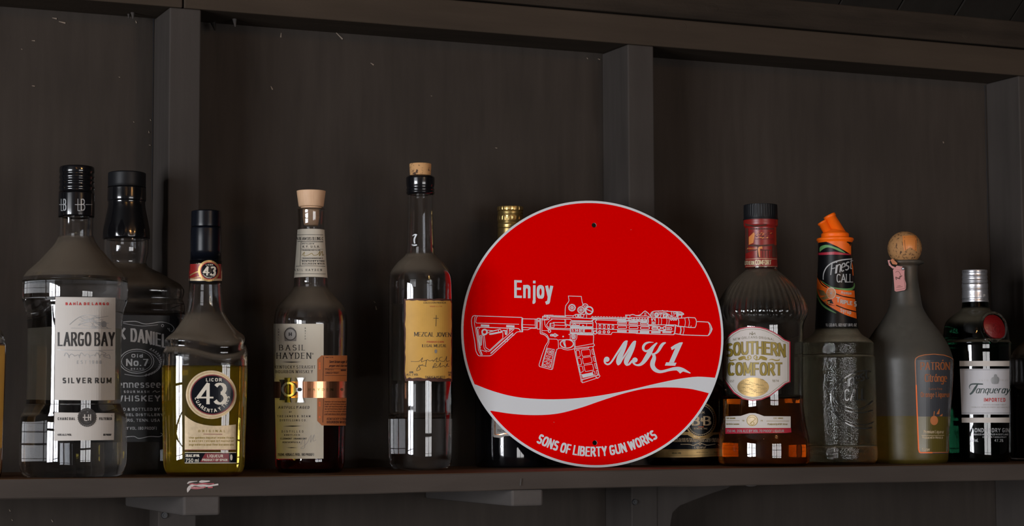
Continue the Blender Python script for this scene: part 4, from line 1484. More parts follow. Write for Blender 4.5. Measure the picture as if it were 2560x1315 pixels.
for q in range(30):
    a = q*PI/15; cv.disc(650+67*math.cos(a), 788+67*math.sin(a), 5, n=6)
cv.disc(650, 788, 40)
cv.text('40% ALC/VOL', 430, 925, 15, 105, weight=.2)
cv.text('80 PROOF', 770, 925, 15, 60, weight=.2)
cv.build('lettering', 'ink', lab, b.surf, 3)
cv = Canvas((0, 780, 2.99))
cv.stroke([(632, 765), (632, 812)], 2.6); cv.stroke([(632, 812), (652, 812)], 2.2); cv.stroke([(618, 788), (675, 788)], 2.0)
cv.stroke([(660, 765), (660, 812)], 2.4); cv.stroke([(676, 765), (676, 812)], 2.4)
cv.build('emblem', 'paper', lab2, b.surf, 4)
cv = Canvas((0, 380, 2.99))
cv.text('BAH\u00cdA DE LARGO', 490, 1145, 20, 322, weight=.26, serif=.2, gap=.5)
cv.build('red_lettering', 'inkred', lab, b.surf, 3)
cv = Canvas((0, 780, 2.99))
cv.text('EST 1988', 575, 388, 26, 182, weight=.12, gap=.6)
for (xa, ya, xb, yb) in ((430, 282, 845, 285), (640, 20, 740, 25), (590, 60, 770, 55)):
    cv.stroke([(xa, ya), ((xa+xb)/2, ya+8), (xb, yb)], 1.0)
cv.stroke([(520, 95), (560, 60), (600, 35), (650, 22), (700, 30), (735, 50)], 1.6, True)
cv.stroke([(590, 100), (640, 75), (700, 70), (760, 90), (800, 120)], 1.6, True)
cv.stroke([(600, 40), (640, 60), (690, 45), (700, 60)], 1.6, True)
cv.disc(775, 92, 20, 24)
for q in range(16):
    cv.stroke([(760+rnd.uniform(-200, 60), 60+rnd.uniform(-30, 60)), (770+rnd.uniform(-200, 60), 64+rnd.uniform(-30, 60))], 1.1)
cv.stroke([(530, 120), (830, 124)], 1.0)
for q in range(9):
    x_ = 480+q*38
    cv.stroke([(x_, 330), (x_+12, 305+(q % 3)*10), (x_+30, 320), (x_+38, 345-(q % 2)*14)], 1.3, True)
cv.stroke([(740, 290), (790, 310), (770, 330), (825, 350)], 1.4, True)
cv.build('faint_drawing', 'silver', lab, b.surf, 3)
# cap print
def capsurf(b_, zr_):
    """surface function for a round cap / neck"""
    def f(px, py, layer):
        z = b_.z(py)
        for k in range(3):
            r = interp(zr_, z)+0.15+0.1*layer
            d = ray(px, py)
            ox, oy = CX-b_.x, CY-b_.y
            A_ = d.x*d.x+d.y*d.y; B_ = 2*(ox*d.x+oy*d.y); C_ = ox*ox+oy*oy-r*r
            disc = B_*B_-4*A_*C_
            if disc < 0:
                t = -B_/(2*A_)
                p = CAMP+d*t
                v = Vector((p.x-b_.x, p.y-b_.y)).normalized()*r
                p = Vector((b_.x+v.x, b_.y+v.y, p.z))
            else:
                p = CAMP+d*((-B_-math.sqrt(disc))/(2*A_))
            z = p.z
        return p
    return f
cs = capsurf(b, c1)
cv = Canvas((0, 380, 2.99))
for x_, wd in ((443, 48), (560, 74)):
    cv.stroke([(x_+.3*wd, 350), (x_+.3*wd, 438), (x_+.55*wd, 438)], 1.6); cv.stroke([(x_, 393), (x_+.9*wd, 393)], 1.6)
    cv.text('B', x_+.6*wd, 438, 88, .4*wd, weight=.07, contrast=1)
cv.stroke([(640, 393), (690, 393)], 1.6)
cv.build('cap_print', 'silver', b.root, cs, 1)

# ------------------------------------------------------------------ bottle 2: square whiskey bottle behind
b = Bottle('square_whiskey_bottle', 309, 1185, -28, 'square whiskey bottle with black label and black neck, behind the large clear rum bottle')
zr = b.prof([(597, 56), (610, 56.5), (630, 56), (650, 52), (662, 52), (672, 64), (684, 86), (697, 106), (709, 125), (718, 134), (730, 139), (742, 137), (752, 134), (764, 138), (780, 139), (900, 140), (1100, 139), (1160, 138), (1176, 133), (1184, 120)])
nz = b.z(665)
nf = lambda z: 2.0 if z > nz else min(5.5, 2.0+(nz-z)/12)
zl = b.z(1000)
b.body(zr, 'glass', inner=b.pocket(zr, b.z(790), 3.0), nfun=nf, twist=0.1)
c2 = b.prof([(431, 40), (433, 46), (438, 47), (467, 47), (469, 48), (472, 47.5), (500, 48), (505, 46), (520, 47), (540, 51), (560, 55), (580, 58), (597, 58.5), (598, 57)], 4)
o = b.lathe('neck_wrap', cut(c2, b.z(598), b.z(470)), 'blackgloss', rib=(b.z(596), b.z(562), 14, 0.03))
b.lathe('screw_cap', cut(c2, b.z(469), b.z(431)), 'blackplastic')
cv = Canvas(); cv.poly([(268, 787), (440, 789), (447, 800), (449, 1094), (440, 1104), (180, 1106), (178, 790)])
lab = cv.build('label', 'black', b.root, b.surf, 1, (8, 12))
cv = Canvas((0, 780, 2.99))
cv.text('JACK', 720, 215, 84, 215, weight=.18, contrast=.6, serif=.14, slope=-3)
cv.text('DANIEL', 975, 222, 100, 268, weight=.16, contrast=.6, serif=.08, gap=.18, curve=lambda X_: (X_/92)**1.5*17)
cv.text("'S", 1250, 320, 76, 60, weight=.2, contrast=.6)
cv.build('name_lettering', 'labelwhite', lab, b.surf, 3)
cv = Canvas((0, 780, 2.99))
cv.text('Old', 982, 340, 26, 88, weight=.22, serif=.3)
cv.text('No.7', 942, 403, 52, 168, weight=.22, contrast=.6, serif=.2, gap=.12)
cv.text('BRAND', 978, 432, 14, 98, weight=.16, gap=.6)
cv.text('Tennessee', 830, 566, 52, 372, weight=.17, contrast=.6, serif=.25, gap=.12)
cv.text('SOUR MASH', 925, 605, 18, 190, weight=.2, gap=.5)
cv.stroke([(1140, 600), (1160, 588), (1170, 600), (1195, 592)], 1.4, True)
cv.text('WHISKEY', 860, 668, 44, 340, weight=.22, contrast=.6, serif=.2, gap=.18)
cv.text('DISTILLED & BOTTLED BY', 770, 738, 22, 425, weight=.18, serif=.15)
cv.text('JACK DANIEL DISTILLERY', 770, 778, 20, 450, weight=.22, serif=.2)
cv.text('LYNCHBURG, TENN. USA', 790, 820, 22, 405, weight=.16, serif=.15)
cv.text('40% ALC. BY VOL. (80 PROOF)', 810, 880, 22, 360, weight=.14)
cv.ring(1022, 368, 128, 1.8, 90); cv.ring(1022, 368, 113, 1.0, 76)
cv.stroke([(1080, 285), (1160, 330), (1200, 400), (1150, 455), (1050, 480), (930, 465)], 1.3, True)
cv.stroke([(920, 75), (1010, 70), (1090, 90), (1200, 75), (1270, 90), (1300, 125), (1280, 150)], 1.5, True)
cv.stroke([(920, 85), (1060, 105), (1180, 95)], 1.0, True)
cv.ring(1215, 102, 9, 1.2); cv.stroke([(1250, 120), (1270, 145), (1262, 120)], 1.6)
for q in range(16):
    a = math.radians(-60+q*9)
    x_, y_ = 1040+150*math.cos(a), 375+105*math.sin(a)
    cv.stroke([(x_, y_), (x_+18, y_-12), (x_+10, y_+6)], 1.2, True)
cv.stroke([(930, 935), (1000, 930), (1040, 945), (1120, 930), (1190, 932), (1215, 915), (1200, 905)], 1.6, True)
cv.build('small_lettering', 'silver', lab, b.surf, 3)
cs = capsurf(b, c2)

# ------------------------------------------------------------------ bottle 3: yellow liqueur with slanted shoulder
b = Bottle('liqueur_bottle', 510, 1189, -147, 'bottle half full of yellow liqueur with round gold-rimmed label and black cap')
zr = b.prof([(706, 40), (730, 41.5), (760, 44), (775, 46.5), (787, 50), (800, 58), (815, 69), (828, 80), (838, 93), (846, 99), (854, 98), (862, 97.5), (870, 102), (880, 105.5), (900, 106), (1000, 105), (1100, 102), (1150, 101), (1170, 98), (1182, 92), (1189, 82)])
def swirl(a, z):
    """the slanted ridge: dips at the front right, rises at the right side"""
    lo_, hi_ = b.z(1005), b.z(785)
    if not lo_ < z < hi_: return 0.0
    t = (z-lo_)/(hi_-lo_)
    a = (a+PI) % (2*PI)-PI
    return -math.sin(PI*t)**1.2*(15*math.exp(-((a-0.5)/0.75)**2)-3.5*math.sin(a))
n3 = lambda z: 2.0 if z > b.z(800) else min(3.2, 2.0+(b.z(800)-z)/18)
zl = b.z(917)
b.body(zr, 'glass', inner=b.pocket(zr, zl, 2.4), nfun=n3, zoff=swirl, seg=84)
b.fluid(zr, zl, 'lyellow', nfun=n3)
c3 = b.prof([(527, 32), (529, 36.5), (534, 37), (570, 37.3), (571.5, 36), (573, 38), (651, 38.5), (652, 39.5), (708, 40.8), (709, 40)], 3)
b.lathe('screw_cap', cut(c3, b.z(652), b.z(527)), 'navy')
b.lathe('neck_sleeve', cut(c3, b.z(709), b.z(651)), 'black')
cs = capsurf(b, c3)
T3 = (380, 500, 3.654)
cv = Canvas(T3); cv.poly([(330, 566), (640, 566), (640, 738), (330, 738)])
nb = cv.build('neck_band', 'palegold', b.root, cs, 1, (4, 40))
cv = Canvas(T3); cv.poly([(330, 585), (642, 585), (642, 718), (330, 718)])
cv.build('red_ground', 'capsulered', nb, cs, 2, (4, 40))
cv = Canvas(T3); cv.stroke([(345, 690), (380, 670), (420, 655), (440, 665)], 2.6, True); cv.stroke([(350, 715), (440, 700)], 1.5)
cv.build('gold_swirl', 'gold', nb, cs, 3)
cv = Canvas(T3); cv.disc(520, 647, 100, 98)
cv.build('medallion', 'gold', nb, cs, 4, (5, 20))
cv = Canvas(T3); cv.disc(523, 647, 82, 80); cv.build('medallion_ring', 'inkred', nb, cs, 5, (5, 20))
cv = Canvas(T3); cv.disc(524, 647, 76, 74); cv.build('medallion_ground', 'navy', nb, cs, 6, (5, 20))
cv = Canvas(T3)
cv.text('43', 462, 690, 82, 118, weight=.2, contrast=.6, serif=.2, gap=.05, shear=.08)
cv.text('LICOR', 492, 598, 12, 66, weight=.2, gap=.4)
cv.text('CUARENTA Y TRES', 0, 0, 11, 150, weight=.2, gap=.3, arcR=(523.4, 677, 19, 90, 1))
cv.build('lettering', 'cream', nb, cs, 7)
T4 = (380, 840, 3.461)
cv = Canvas(T4); cv.disc(512, 508, 219, 210, 48)
med = cv.build('round_label', 'palegold', b.root, b.surf, 1, (6, 12))
cv = Canvas(T4); cv.ring(512, 508, 202, 1.2, 194, 48); cv.build('label_line', 'gold', med, b.surf, 3)
cv = Canvas(T4); cv.disc(521, 508, 190, 175, 48); cv.build('red_ring', 'maroon', med, b.surf, 2, (6, 12))
cv = Canvas(T4); cv.disc(521, 508, 180, 165, 48); cv.build('dark_ground', 'navy', med, b.surf, 3, (6, 12))
cv = Canvas(T4)
cv.text('4', 385, 590, 182, 150, weight=.155, contrast=.5, serif=.16)
cv.text('3', 530, 592, 185, 118, weight=.165, contrast=.5)
cv.text('LICOR', 468, 393, 28, 135, weight=.2, contrast=.8, serif=.2, gap=.3)
cv.text('CUARENTA Y TRES', 0, 0, 30, 440, weight=.17, serif=.15, gap=.35, arcR=(530.2, 987, 44, 88, 1))
cv.build('lettering', 'cream', med, b.surf, 4)
cv = Canvas(T4)
tp = catmull([(283, 685), (320, 715), (390, 752), (500, 775), (620, 775), (725, 765)], 5)
for i in range(len(tp)-1):
    cv.poly([tp[i], tp[i+1], (tp[i+1][0], 985), (tp[i][0], 985)])
low = cv.build('lower_label', 'palegold', b.root, b.surf, 1, (6, 20))
cv = Canvas(T4); cv.rect(285, 1012, 725, 1096); cv.build('dark_strip', 'navy', low, b.surf, 2, (6, 20))
cv = Canvas(T4); cv.poly([(460, 1016), (665, 1016), (665, 1090), (415, 1090)]); cv.stroke([(285, 985), (725, 985)], 1.4)
cv.stroke([(445, 848), (608, 850)], 1.3)
cv.build('red_strip', 'maroon', low, b.surf, 3, (6, 20))
cv = Canvas(T4)
cv.text('ORIGINAL', 400, 832, 20, 235, weight=.14, serif=.2, gap=.8)
for k, y_ in enumerate((888, 916, 948)):
    cv.text(('the golden liqueur made from', 'a secret recipe of natural', 'ingredients and fine botanicals')[k], 320, y_, 17, 385, weight=.16)
cv.build('small_print', 'olivegold', low, b.surf, 4)
cv = Canvas(T4)
cv.stroke([(285, 1008), (725, 1008)], 1.6); cv.stroke([(285, 1098), (725, 1098)], 1.6)
cv.text('31% ALC. BY VOL', 290, 1046, 22, 120, weight=.2)
cv.text('750 ml', 292, 1090, 30, 112, weight=.14)
cv.text('LIQUEUR', 478, 1050, 24, 135, weight=.17, serif=.2)
cv.text('PRODUCT OF SPAIN', 435, 1082, 20, 215, weight=.17, serif=.2)
cv.disc(684, 1050, 10, 26)
cv.build('lettering', 'cream', low, b.surf, 5)

# ------------------------------------------------------------------ bottle 4: bourbon with cream label and copper belt
b = Bottle('bourbon_bottle', 775, 1181, -76, 'bourbon bottle with tall cream label, copper belt and light wooden stopper')
zr = b.prof([(522, 33.5), (527, 34), (560, 32.5), (575, 33.5), (640, 37.5), (695, 41.5), (712, 42), (722, 45), (735, 55), (748, 67), (762, 79), (776, 86.5), (793, 90.5), (815, 91.5), (900, 90.5), (1000, 89), (1100, 87), (1155, 86), (1170, 83), (1178, 78), (1181, 70)])
zl = b.z(1066)
b.body(zr, 'glass', inner=b.pocket(zr, zl, 2.4))
b.fluid(zr, zl, 'lred')
cw = b.prof([(477.5, 30), (478, 35.5), (480, 36.2), (500, 33.5), (514, 31.5), (517, 30), (518, 26), (522, 25.5)], 4)
b.lathe('wooden_stopper', cw, 'wood')
cw2 = b.prof([(522, 21), (540, 20.8), (543, 21.3), (546, 20.5), (556, 19), (563, 17.5), (565, 15)], 3)
b.lathe('cork_plug', cw2, 'wood')
cs = capsurf(b, zr)
T5 = (650, 460, 3.868)
nl = patch(b, 'neck_label', 'cream', -100, 100, b.z(695), b.z(575), 0.2, R=zr)
cv = Canvas(T5)
for y_, l_, r_ in ((493, 350, 610), (556, 345, 612), (795, 328, 632), (870, 325, 636)):
    cv.stroke([(l_+(r_-l_)*i/8, y_-3*math.sin(PI*i/8)) for i in range(9)], 1.1)
cv.stroke([(396, 560), (388, 790)], .9); cv.stroke([(396, 562), (612, 562)], .8)
cv.text('A BEAM DISTILLING C', 350, 543, 30, 262, weight=.13, contrast=.6, serif=.25, gap=.16)
cv.text('DISTILLED IN', 404, 583, 12, 118, weight=.2, serif=.2, gap=.3)
cv.text('K.Y.  U.S.A.', 412, 616, 21, 168, weight=.18, contrast=.6, serif=.3)
cv.text('FOUNDING DISTILLER', 404, 646, 12, 178, weight=.2, serif=.2)
cv.text('FREDERICK BOOKER NOE II', 406, 724, 12, 200, weight=.22, serif=.2)
cv.text('KENTUCKY STRAI', 408, 754, 17, 216, weight=.18, serif=.25, gap=.34)
cv.text('BOURBON WHIS', 408, 779, 17, 216, weight=.18, serif=.25, gap=.34)
cv.text('ASIL  HAYDEN', 328, 841, 20, 270, weight=.14, serif=.25, gap=.75)
cv.stroke([(398, 628), (610, 630)], .7); cv.stroke([(396, 735), (615, 738)], .7)
cv.build('neck_lettering', 'ink', nl, cs, 2)
cv = Canvas(T5)
cv.stroke([(405, 690), (430, 660), (425, 695), (470, 685), (500, 670), (520, 690), (560, 680), (580, 650), (575, 695), (600, 650), (605, 690), (618, 680)], 1.2, True)
cv.build('signature', 'olivegold', nl, cs, 2)
T6 = (650, 780, 3.132)
cv = Canvas(T6); cv.poly([(103, 92), (498, 92), (497, 1148), (128, 1150)])
lab = cv.build('front_label', 'cream', b.root, b.surf, 1, (5, 16))
cv = Canvas(T6)
cv.text('BASIL', 153, 301, 44, 202, weight=.13, contrast=.5, serif=.28, gap=.36)
cv.text('HAYDEN', 132, 366, 48, 268, weight=.14, contrast=.5, serif=.28, gap=.26)
cv.ring(413, 327, 5, .9)
cv.poly([(172, 391), (250, 388), (328, 391), (250, 397)])
cv.text('KENTUCKY STRAIGHT', 118, 443, 24, 315, weight=.12, contrast=.6, serif=.25, gap=.32)
cv.text('BOURBON WHISKEY', 125, 479, 24, 288, weight=.12, contrast=.6, serif=.25, gap=.32)
cv.text('ARTFULLY AGED', 145, 757, 20, 240, weight=.15, serif=.2, gap=.32, shear=.2)
cv.text('BY', 230, 788, 10, 20, weight=.2)
cv.text('THE JAMES B. BEAM', 138, 824, 16, 255, weight=.15, serif=.2, gap=.8)
cv.text('DISTILLING CO.', 158, 855, 15, 210, weight=.15, serif=.2, gap=.8)
cv.poly([(180, 893), (255, 889), (332, 892), (255, 898)])
cv.text('DISTILLED', 172, 943, 16, 168, weight=.14, serif=.2, gap=.9)
cv.text('& BOTTLED IN', 192, 968, 11, 120, weight=.18, serif=.2, gap=.5)
cv.text('CLERMONT | FRANKFORT', 162, 998, 13, 205, weight=.18, serif=.2)
cv.text('KENTUCKY U.S.A.', 180, 1026, 12, 140, weight=.18, serif=.2, gap=.5)
cv.poly([(202, 1062), (250, 1059), (295, 1062), (250, 1065)])
cv.text('750ML 40%ALC./VOL. (80 PROOF)', 140, 1126, 20, 280, weight=.13)
for k, ch in enumerate('SMALL'):
    cv.text(ch, 144, 142+k*21, 11, 8, weight=.15)
for k, ch in enumerate('BATCH'):
    cv.text(ch, 351, 132+k*21, 11, 8, weight=.15)
cv.build('lettering', 'ink', lab, b.surf, 3)
cv = Canvas(T6)
cv.poly([(196, 228), (192, 190), (196, 150), (215, 125), (240, 115), (265, 125), (284, 150), (288, 190), (285, 228)])
cv.build('emblem', 'inkgrey', lab, b.surf, 3)
cv = Canvas(T6); cv.disc(240, 175, 38, 40, 20); cv.build('emblem_face', 'inkfaint', lab, b.surf, 4)
cv = Canvas(T6); cv.stroke([(232, 160), (232, 188)], 2.4); cv.stroke([(248, 160), (248, 188)], 2.4); cv.stroke([(230, 174), (250, 174)], 2); cv.ring(240, 174, 46, 1.4)
cv.build('emblem_mark', 'ink', lab, b.surf, 5)
cv = Canvas(T6)
cv.stroke([(320, 1040), (345, 990), (350, 1060), (320, 1065), (365, 1030), (400, 965), (395, 1020), (425, 960), (415, 1010), (440, 1000)], 1.1, True)
cv.build('signature', 'inkfaint', lab, b.surf, 3)
cv = Canvas(T6)
cv.poly([(448, 372), (480, 340), (680, 340), (672, 890), (482, 888), (447, 852)])
tg = cv.build('orange_label', 'orangepaper', b.root, b.surf, 4, (4, 40))
cv = Canvas(T6)
cv.text('NOTES:', 512, 360, 9, 60, weight=.18, gap=.4)
cv.text('Sweet brown sugar &', 536, 400, 22, 136, weight=.11, shear=.3)
cv.text('pepper and charred', 538, 430, 20, 134, weight=.11, shear=.3)
cv.text('FINISH:', 512, 458, 11, 65, weight=.15, gap=.3)
cv.text('DRIED FRUIT', 512, 484, 16, 102, weight=.14, gap=.2)
cv.stroke([(495, 350), (492, 540)], 1.1); cv.stroke([(495, 680), (490, 865)], 1.1)
cv.stroke([(505, 445), (672, 447)], 1.0); cv.stroke([(505, 497), (672, 497)], 1.0)
cv.rect(628, 450, 668, 462)
for k in range(6):
    cv.text('handcrafted bourbon whiskey'[k:k+20], 505, 708+k*19, 12, 165, weight=.15)
cv.stroke([(500, 805), (668, 807)], 1.0)
cv.text('KENTUCKY STRA', 520, 846, 18, 148, weight=.14, serif=.15, shear=.1)
cv.text('BOURBON WHIS', 520, 872, 20, 146, weight=.16, serif=.15)
cv.build('lettering', 'burnt', tg, b.surf, 6)
cv = Canvas(T6)
for y_ in (410, 430, 450, 720, 740, 830):
    cv.text('8', 460, y_, 16, 12, weight=.15)
cv.build('side_print', 'orange', tg, b.surf, 6)
cv = Canvas(T6); cv.poly([(108, 545), (676, 543), (672, 672), (112, 673)])
belt = cv.build('copper_belt', 'copper', b.root, b.surf, 8, (3, 60))
cv = Canvas(T6); cv.text('HAYDEN', 378, 617, 20, 190, weight=.14, serif=.25, gap=.7)
cv.disc(635, 606, 9, 12)
cv.build('belt_lettering', 'brassdark', belt, b.surf, 10)
def relief(b, name, cv, mat, parent, l0, l1, grid=(3, 6)):
    """small raised piece: top sheet and its edge walls"""
    top = union(cv.polys, grid)
    vs, fs, cache, edges_ = [], [], {}, {}
    inv = parent_inv(parent)
    for p in top:
        ids = []
        for q in p:
            key = (round(q[0], 2), round(q[1], 2))
            if key not in cache:
                cache[key] = len(vs)
                vs.append(inv @ (b.surf(q[0], q[1], l1)*MM)); vs.append(inv @ (b.surf(q[0], q[1], l0)*MM))
            ids.append(cache[key])
        if len(set(ids)) < 3 or len(set(ids)) != len(ids): continue
        fs.append(ids)
        for i in range(len(ids)):
            a, c = ids[i-1], ids[i]
            edges_[(a, c)] = edges_.get((a, c), 0)+1
    for (a, c) in list(edges_):
        if (c, a) not in edges_:
            fs.append([c, a, a+1, c+1])
    return link(name, mesh_from(name, vs, fs), mat, parent)
cv = Canvas(T6)
cv.poly([(205, 515), (250, 515), (240, 560), (240, 660), (250, 708), (208, 708), (216, 660), (216, 560)])
relief(b, 'buckle_bar', cv, 'brassdark', belt, 8, 24)
cv = Canvas(T6); cv.ring(240, 605, 44, 5.0, 50)
relief(b, 'buckle_ring', cv, 'steel', belt, 8, 30)
cv = Canvas(T6)
cv.poly([(296, 514), (350, 514), (338, 545), (338, 668), (350, 708), (298, 708), (306, 668), (306, 545)])
cv.rect(270, 595, 306, 625)
relief(b, 'buckle_post', cv, 'steel', belt, 8, 28)
cv = Canvas(T6); cv.disc(318, 607, 15, 15); relief(b, 'rivet', cv, 'frame', belt, 20, 36)
cv = Canvas(T6)
cv.poly([(165, 530), (200, 530), (192, 560), (192, 650), (200, 690), (168, 690), (178, 650), (178, 560)])
relief(b, 'buckle_post', cv, 'frame', belt, 8, 22)

# ------------------------------------------------------------------ bottle 5: mezcal
b = Bottle('mezcal_bottle', 1051, 1175, -56, 'tall slim clear bottle with brown parchment label, cork and black wax collar')
zr = b.prof([(484, 31.5), (520, 31.8), (550, 32.5), (600, 34), (627, 35.2), (640, 39.5), (653, 54), (667, 66), (683, 76), (700, 79.3), (730, 80), (900, 80), (1100, 79.5), (1150, 78), (1163, 75), (1171, 68), (1175, 55)])
zl = b.z(1047)
b.body(zr, 'glass', inner=b.pocket(zr, zl, 2.2))
b.fluid(zr, zl, 'lclear', base=9)
b.lathe('cork', b.prof([(410, 26), (411, 27.5), (425, 27), (441, 25.8)], 3), 'cork')
b.lathe('wax_collar', b.prof([(438, 25), (440, 30), (444, 35.5), (450, 36), (462, 35.6), (468, 34.4), (471, 34.2), (474, 35.6), (478, 34.6), (482, 35.8), (485, 34.5), (487, 32.2)], 3), 'blackgloss')
patch(b, 'back_label', 'greypaper', 150, 248, b.z(950), b.z(757), -0.9, R=zr)
T8 = (940, 730, 2.798)
cv = Canvas(T8)
rn = random.Random(3)
ol = [(198+rn.uniform(-2, 2), 48+i*34) for i in range(17)]
ol += [(205+i*20, 622+rn.uniform(-3, 3)+(i > 8)*3) for i in range(17)]
ol += [(532, 628-i*34) for i in range(17)]
ol += [(525-i*20, 48+rn.uniform(-3, 3)-(i/16)*2) for i in range(16)]
cv.poly(ol)
lab = cv.build('burnt_label', 'burnt', b.root, b.surf, 1, (5, 30))
cv = Canvas(T8)
ol = [(207+rn.uniform(-4, 3), 60+i*33) for i in range(17)]
ol += [(215+i*19.4, 603+rn.uniform(-7, 4)) for i in range(17)]
ol += [(526+rn.uniform(-3, 2), 600-i*32.5) for i in range(17)]
ol += [(518-i*19.2, 60+rn.uniform(-3, 4)) for i in range(16)]
cv.poly(ol)
cv.build('parchment', 'parch', lab, b.surf, 2, (5, 30))
cv = Canvas(T8)
cv.text('COLECCION PRIVADA', 332, 81, 12, 155, weight=.12, serif=.15)
cv.stroke([(420, 162), (417, 240)], 1.1); cv.stroke([(400, 184), (436, 185)], 1.1)
cv.text('MEZCAL JOVEN', 268, 310, 30, 256, weight=.13, contrast=.5, serif=.22, gap=.1, slope=1)
cv.text('ILEGAL MEZCAL', 322, 386, 20, 170, weight=.12, contrast=.6, serif=.2, gap=.14)
cv.text('40%', 234, 568, 13, 26, weight=.18)
cv.text('ALC. / VOL', 214, 585, 14, 82, weight=.13, serif=.1)
cv.text('OAXACA MEXICO', 344, 602, 15, 136, weight=.12, serif=.1)
cv.text('750', 500, 570, 12, 24, weight=.15); cv.text('ML', 505, 586, 12, 18, weight=.15)
cv.stroke([(245, 486), (300, 485), (325, 460), (318, 490), (350, 478), (345, 520), (355, 475), (375, 482), (395, 476), (400, 485), (425, 460), (420, 488), (440, 484)], 1.0, True)
cv.stroke([(462, 455), (445, 460), (442, 478), (470, 486), (485, 470), (492, 450), (490, 484), (512, 480)], 1.0, True)
cv.stroke([(352, 520), (300, 512), (310, 540), (285, 550), (295, 525), (330, 505)], 1.0, True)
cv.stroke([(395, 535), (410, 500), (420, 515), (395, 525), (430, 525), (450, 495), (445, 525), (470, 515), (485, 525), (500, 500), (490, 515), (510, 520)], 1.0, True)
cv.build('lettering', 'ink', lab, b.surf, 4)
cv = Canvas(T8)
cv.text('PRODUCCION', 355, 355, 12, 116, weight=.16, serif=.1)
cv.text('1000 / LTE', 375, 105, 8, 85, weight=.14)
cv.build('red_lettering', 'inkred', lab, b.surf, 4)
cv = Canvas(T8); cv.disc(417, 415, 9, 14); cv.build('stamp', 'inkgrey', lab, b.surf, 4)
T7 = (940, 390, 3.653)
cv = Canvas(T7)
cv.brush([(330, 808, 10), (345, 816, 14), (375, 812, 10)]); cv.brush([(355, 800, 12), (352, 760, 14), (372, 715, 12)]); cv.brush([(335, 730, 8), (352, 720, 12), (370, 716, 8)])
relief(b, 'embossed_mark', cv, 'silver', b.root, 0, 5)

# ------------------------------------------------------------------ bottle 6: dark scotch bottle behind the sign
b = Bottle('scotch_bottle', 1278, 1172, 4, 'very dark bottle with gold screw cap mostly hidden behind the round sign')
zr = b.prof([(600, 31), (700, 34), (780, 38), (830, 60), (860, 80), (890, 89), (950, 90), (1100, 90), (1155, 89), (1166, 86), (1172, 76)])
b.body(zr, 'glassdark')
c6 = b.prof([(517, 29), (518, 32.3), (526, 32.6), (528, 31.2), (533, 32.2), (536, 31.2), (540, 32.4), (552, 32.4), (554, 31.4), (556, 32.3), (558, 31.2), (563, 32.6), (568, 32), (571, 31.5), (573, 32), (600, 32.4), (604, 32)], 3)
b.lathe('screw_cap', cut(c6, b.z(528), b.z(517)), 'goldcap', seg=120, flute=(b.z(527), b.z(517.5), 40, .012), smooth=False)
b.lathe('cap_thread', cut(c6, b.z(541), b.z(528)), 'goldcap')
b.lathe('cap_knurl', cut(c6, b.z(553), b.z(541)), 'goldcap', seg=120, flute=(b.z(552), b.z(542), 40, .012), smooth=False)
b.lathe('cap_skirt', cut(c6, b.z(604), b.z(553)), 'goldcap')
Ts = (1180, 980, 6.264)
cv = Canvas(Ts); cv.poly([(318, 300), (325, 520), (332, 690), (345, 708), (430, 718), (470, 712), (520, 688), (900, 690), (900, 200), (318, 200)])
lab = cv.build('label', 'paper', b.root, b.surf, 1, (5, 16))
cv = Canvas(Ts)
cv.stroke([(362, 350), (362, 662), (440, 668), (500, 652), (900, 655)], 2.4)
for y_ in (455, 520, 545):
    cv.disc(360, y_, 12, 7)
cv.build('copper_border', 'copper', lab, b.surf, 2)
cv = Canvas(Ts); cv.text('750 mL', 396, 625, 40, 130, weight=.12, serif=.1); cv.build('lettering', 'ink', lab, b.surf, 2)
cv = Canvas(Ts); cv.text('SCOTLAND', 395, 878, 52, 440, weight=.2, gap=.25)
relief(b, 'embossed_word', cv, 'glassdark', b.root, 0, 7)

# ------------------------------------------------------------------ bottle 7: small brandy liqueur, between sign and round-shouldered bottle
b = Bottle('brandy_liqueur_bottle', 1712, 1163, -14, 'squat dark bottle with black and gold label, half hidden by the round sign')
zr = b.prof([(740, 30), (850, 32), (895, 36), (918, 50), (936, 74), (950, 92), (960, 102), (972, 107), (984, 106), (996, 101), (1010, 99), (1080, 97), (1140, 95), (1155, 92), (1163, 84)])
zl = b.z(1000)
b.body(zr, 'glassamber', inner=b.pocket(zr, zl, 2.5), nexp=2.2)
b.fluid(zr, zl-.1, 'ldark', wall=2.6, nexp=2.2)
b.lathe('screw_cap', b.prof([(700, 28), (701, 32), (760, 33)], 2), 'black')
Tb = (1600, 900, 4.535)
cv = Canvas(Tb); cv.poly([(100, 815), (560, 815), (610, 868), (690, 888), (750, 868), (800, 822), (935, 815), (930, 960), (915, 1085), (870, 1092), (600, 1105), (100, 1105)])
lab = cv.build('gold_label', 'gold', b.root, b.surf, 1, (5, 30))
cv = Canvas(Tb); cv.poly([(110, 850), (540, 850), (620, 895), (690, 905), (770, 890), (830, 848), (922, 838), (914, 1000), (600, 1012), (110, 1012)])
cv.build('dark_panel', 'navy', lab, b.surf, 2, (5, 30))
cv = Canvas(Tb); cv.disc(685, 680, 180, 200, 40); em = cv.build('round_emblem', 'gold', b.root, b.surf, 3, (5, 20))
cv = Canvas(Tb); cv.disc(685, 680, 163, 184, 40); cv.build('emblem_ground', 'navy', em, b.surf, 4, (5, 20))
cv = Canvas(Tb)
cv.ring(685, 680, 146, 1.2, 166, 36)
for q in range(44):
    a = q*2*PI/44
    cv.disc(685+154*math.cos(a), 680+174*math.sin(a), 4, n=6)
cv.text('B', 585, 742, 105, 95, weight=.22, contrast=.45, serif=.22)
cv.text('&', 683, 697, 42, 32, weight=.16)
cv.text('B', 712, 742, 105, 95, weight=.22, contrast=.45, serif=.22)
cv.text('D.O.M.', 640, 606, 26, 95, weight=.15, serif=.2)
cv.text('BENEDICTINE', 610, 786, 18, 150, weight=.13)
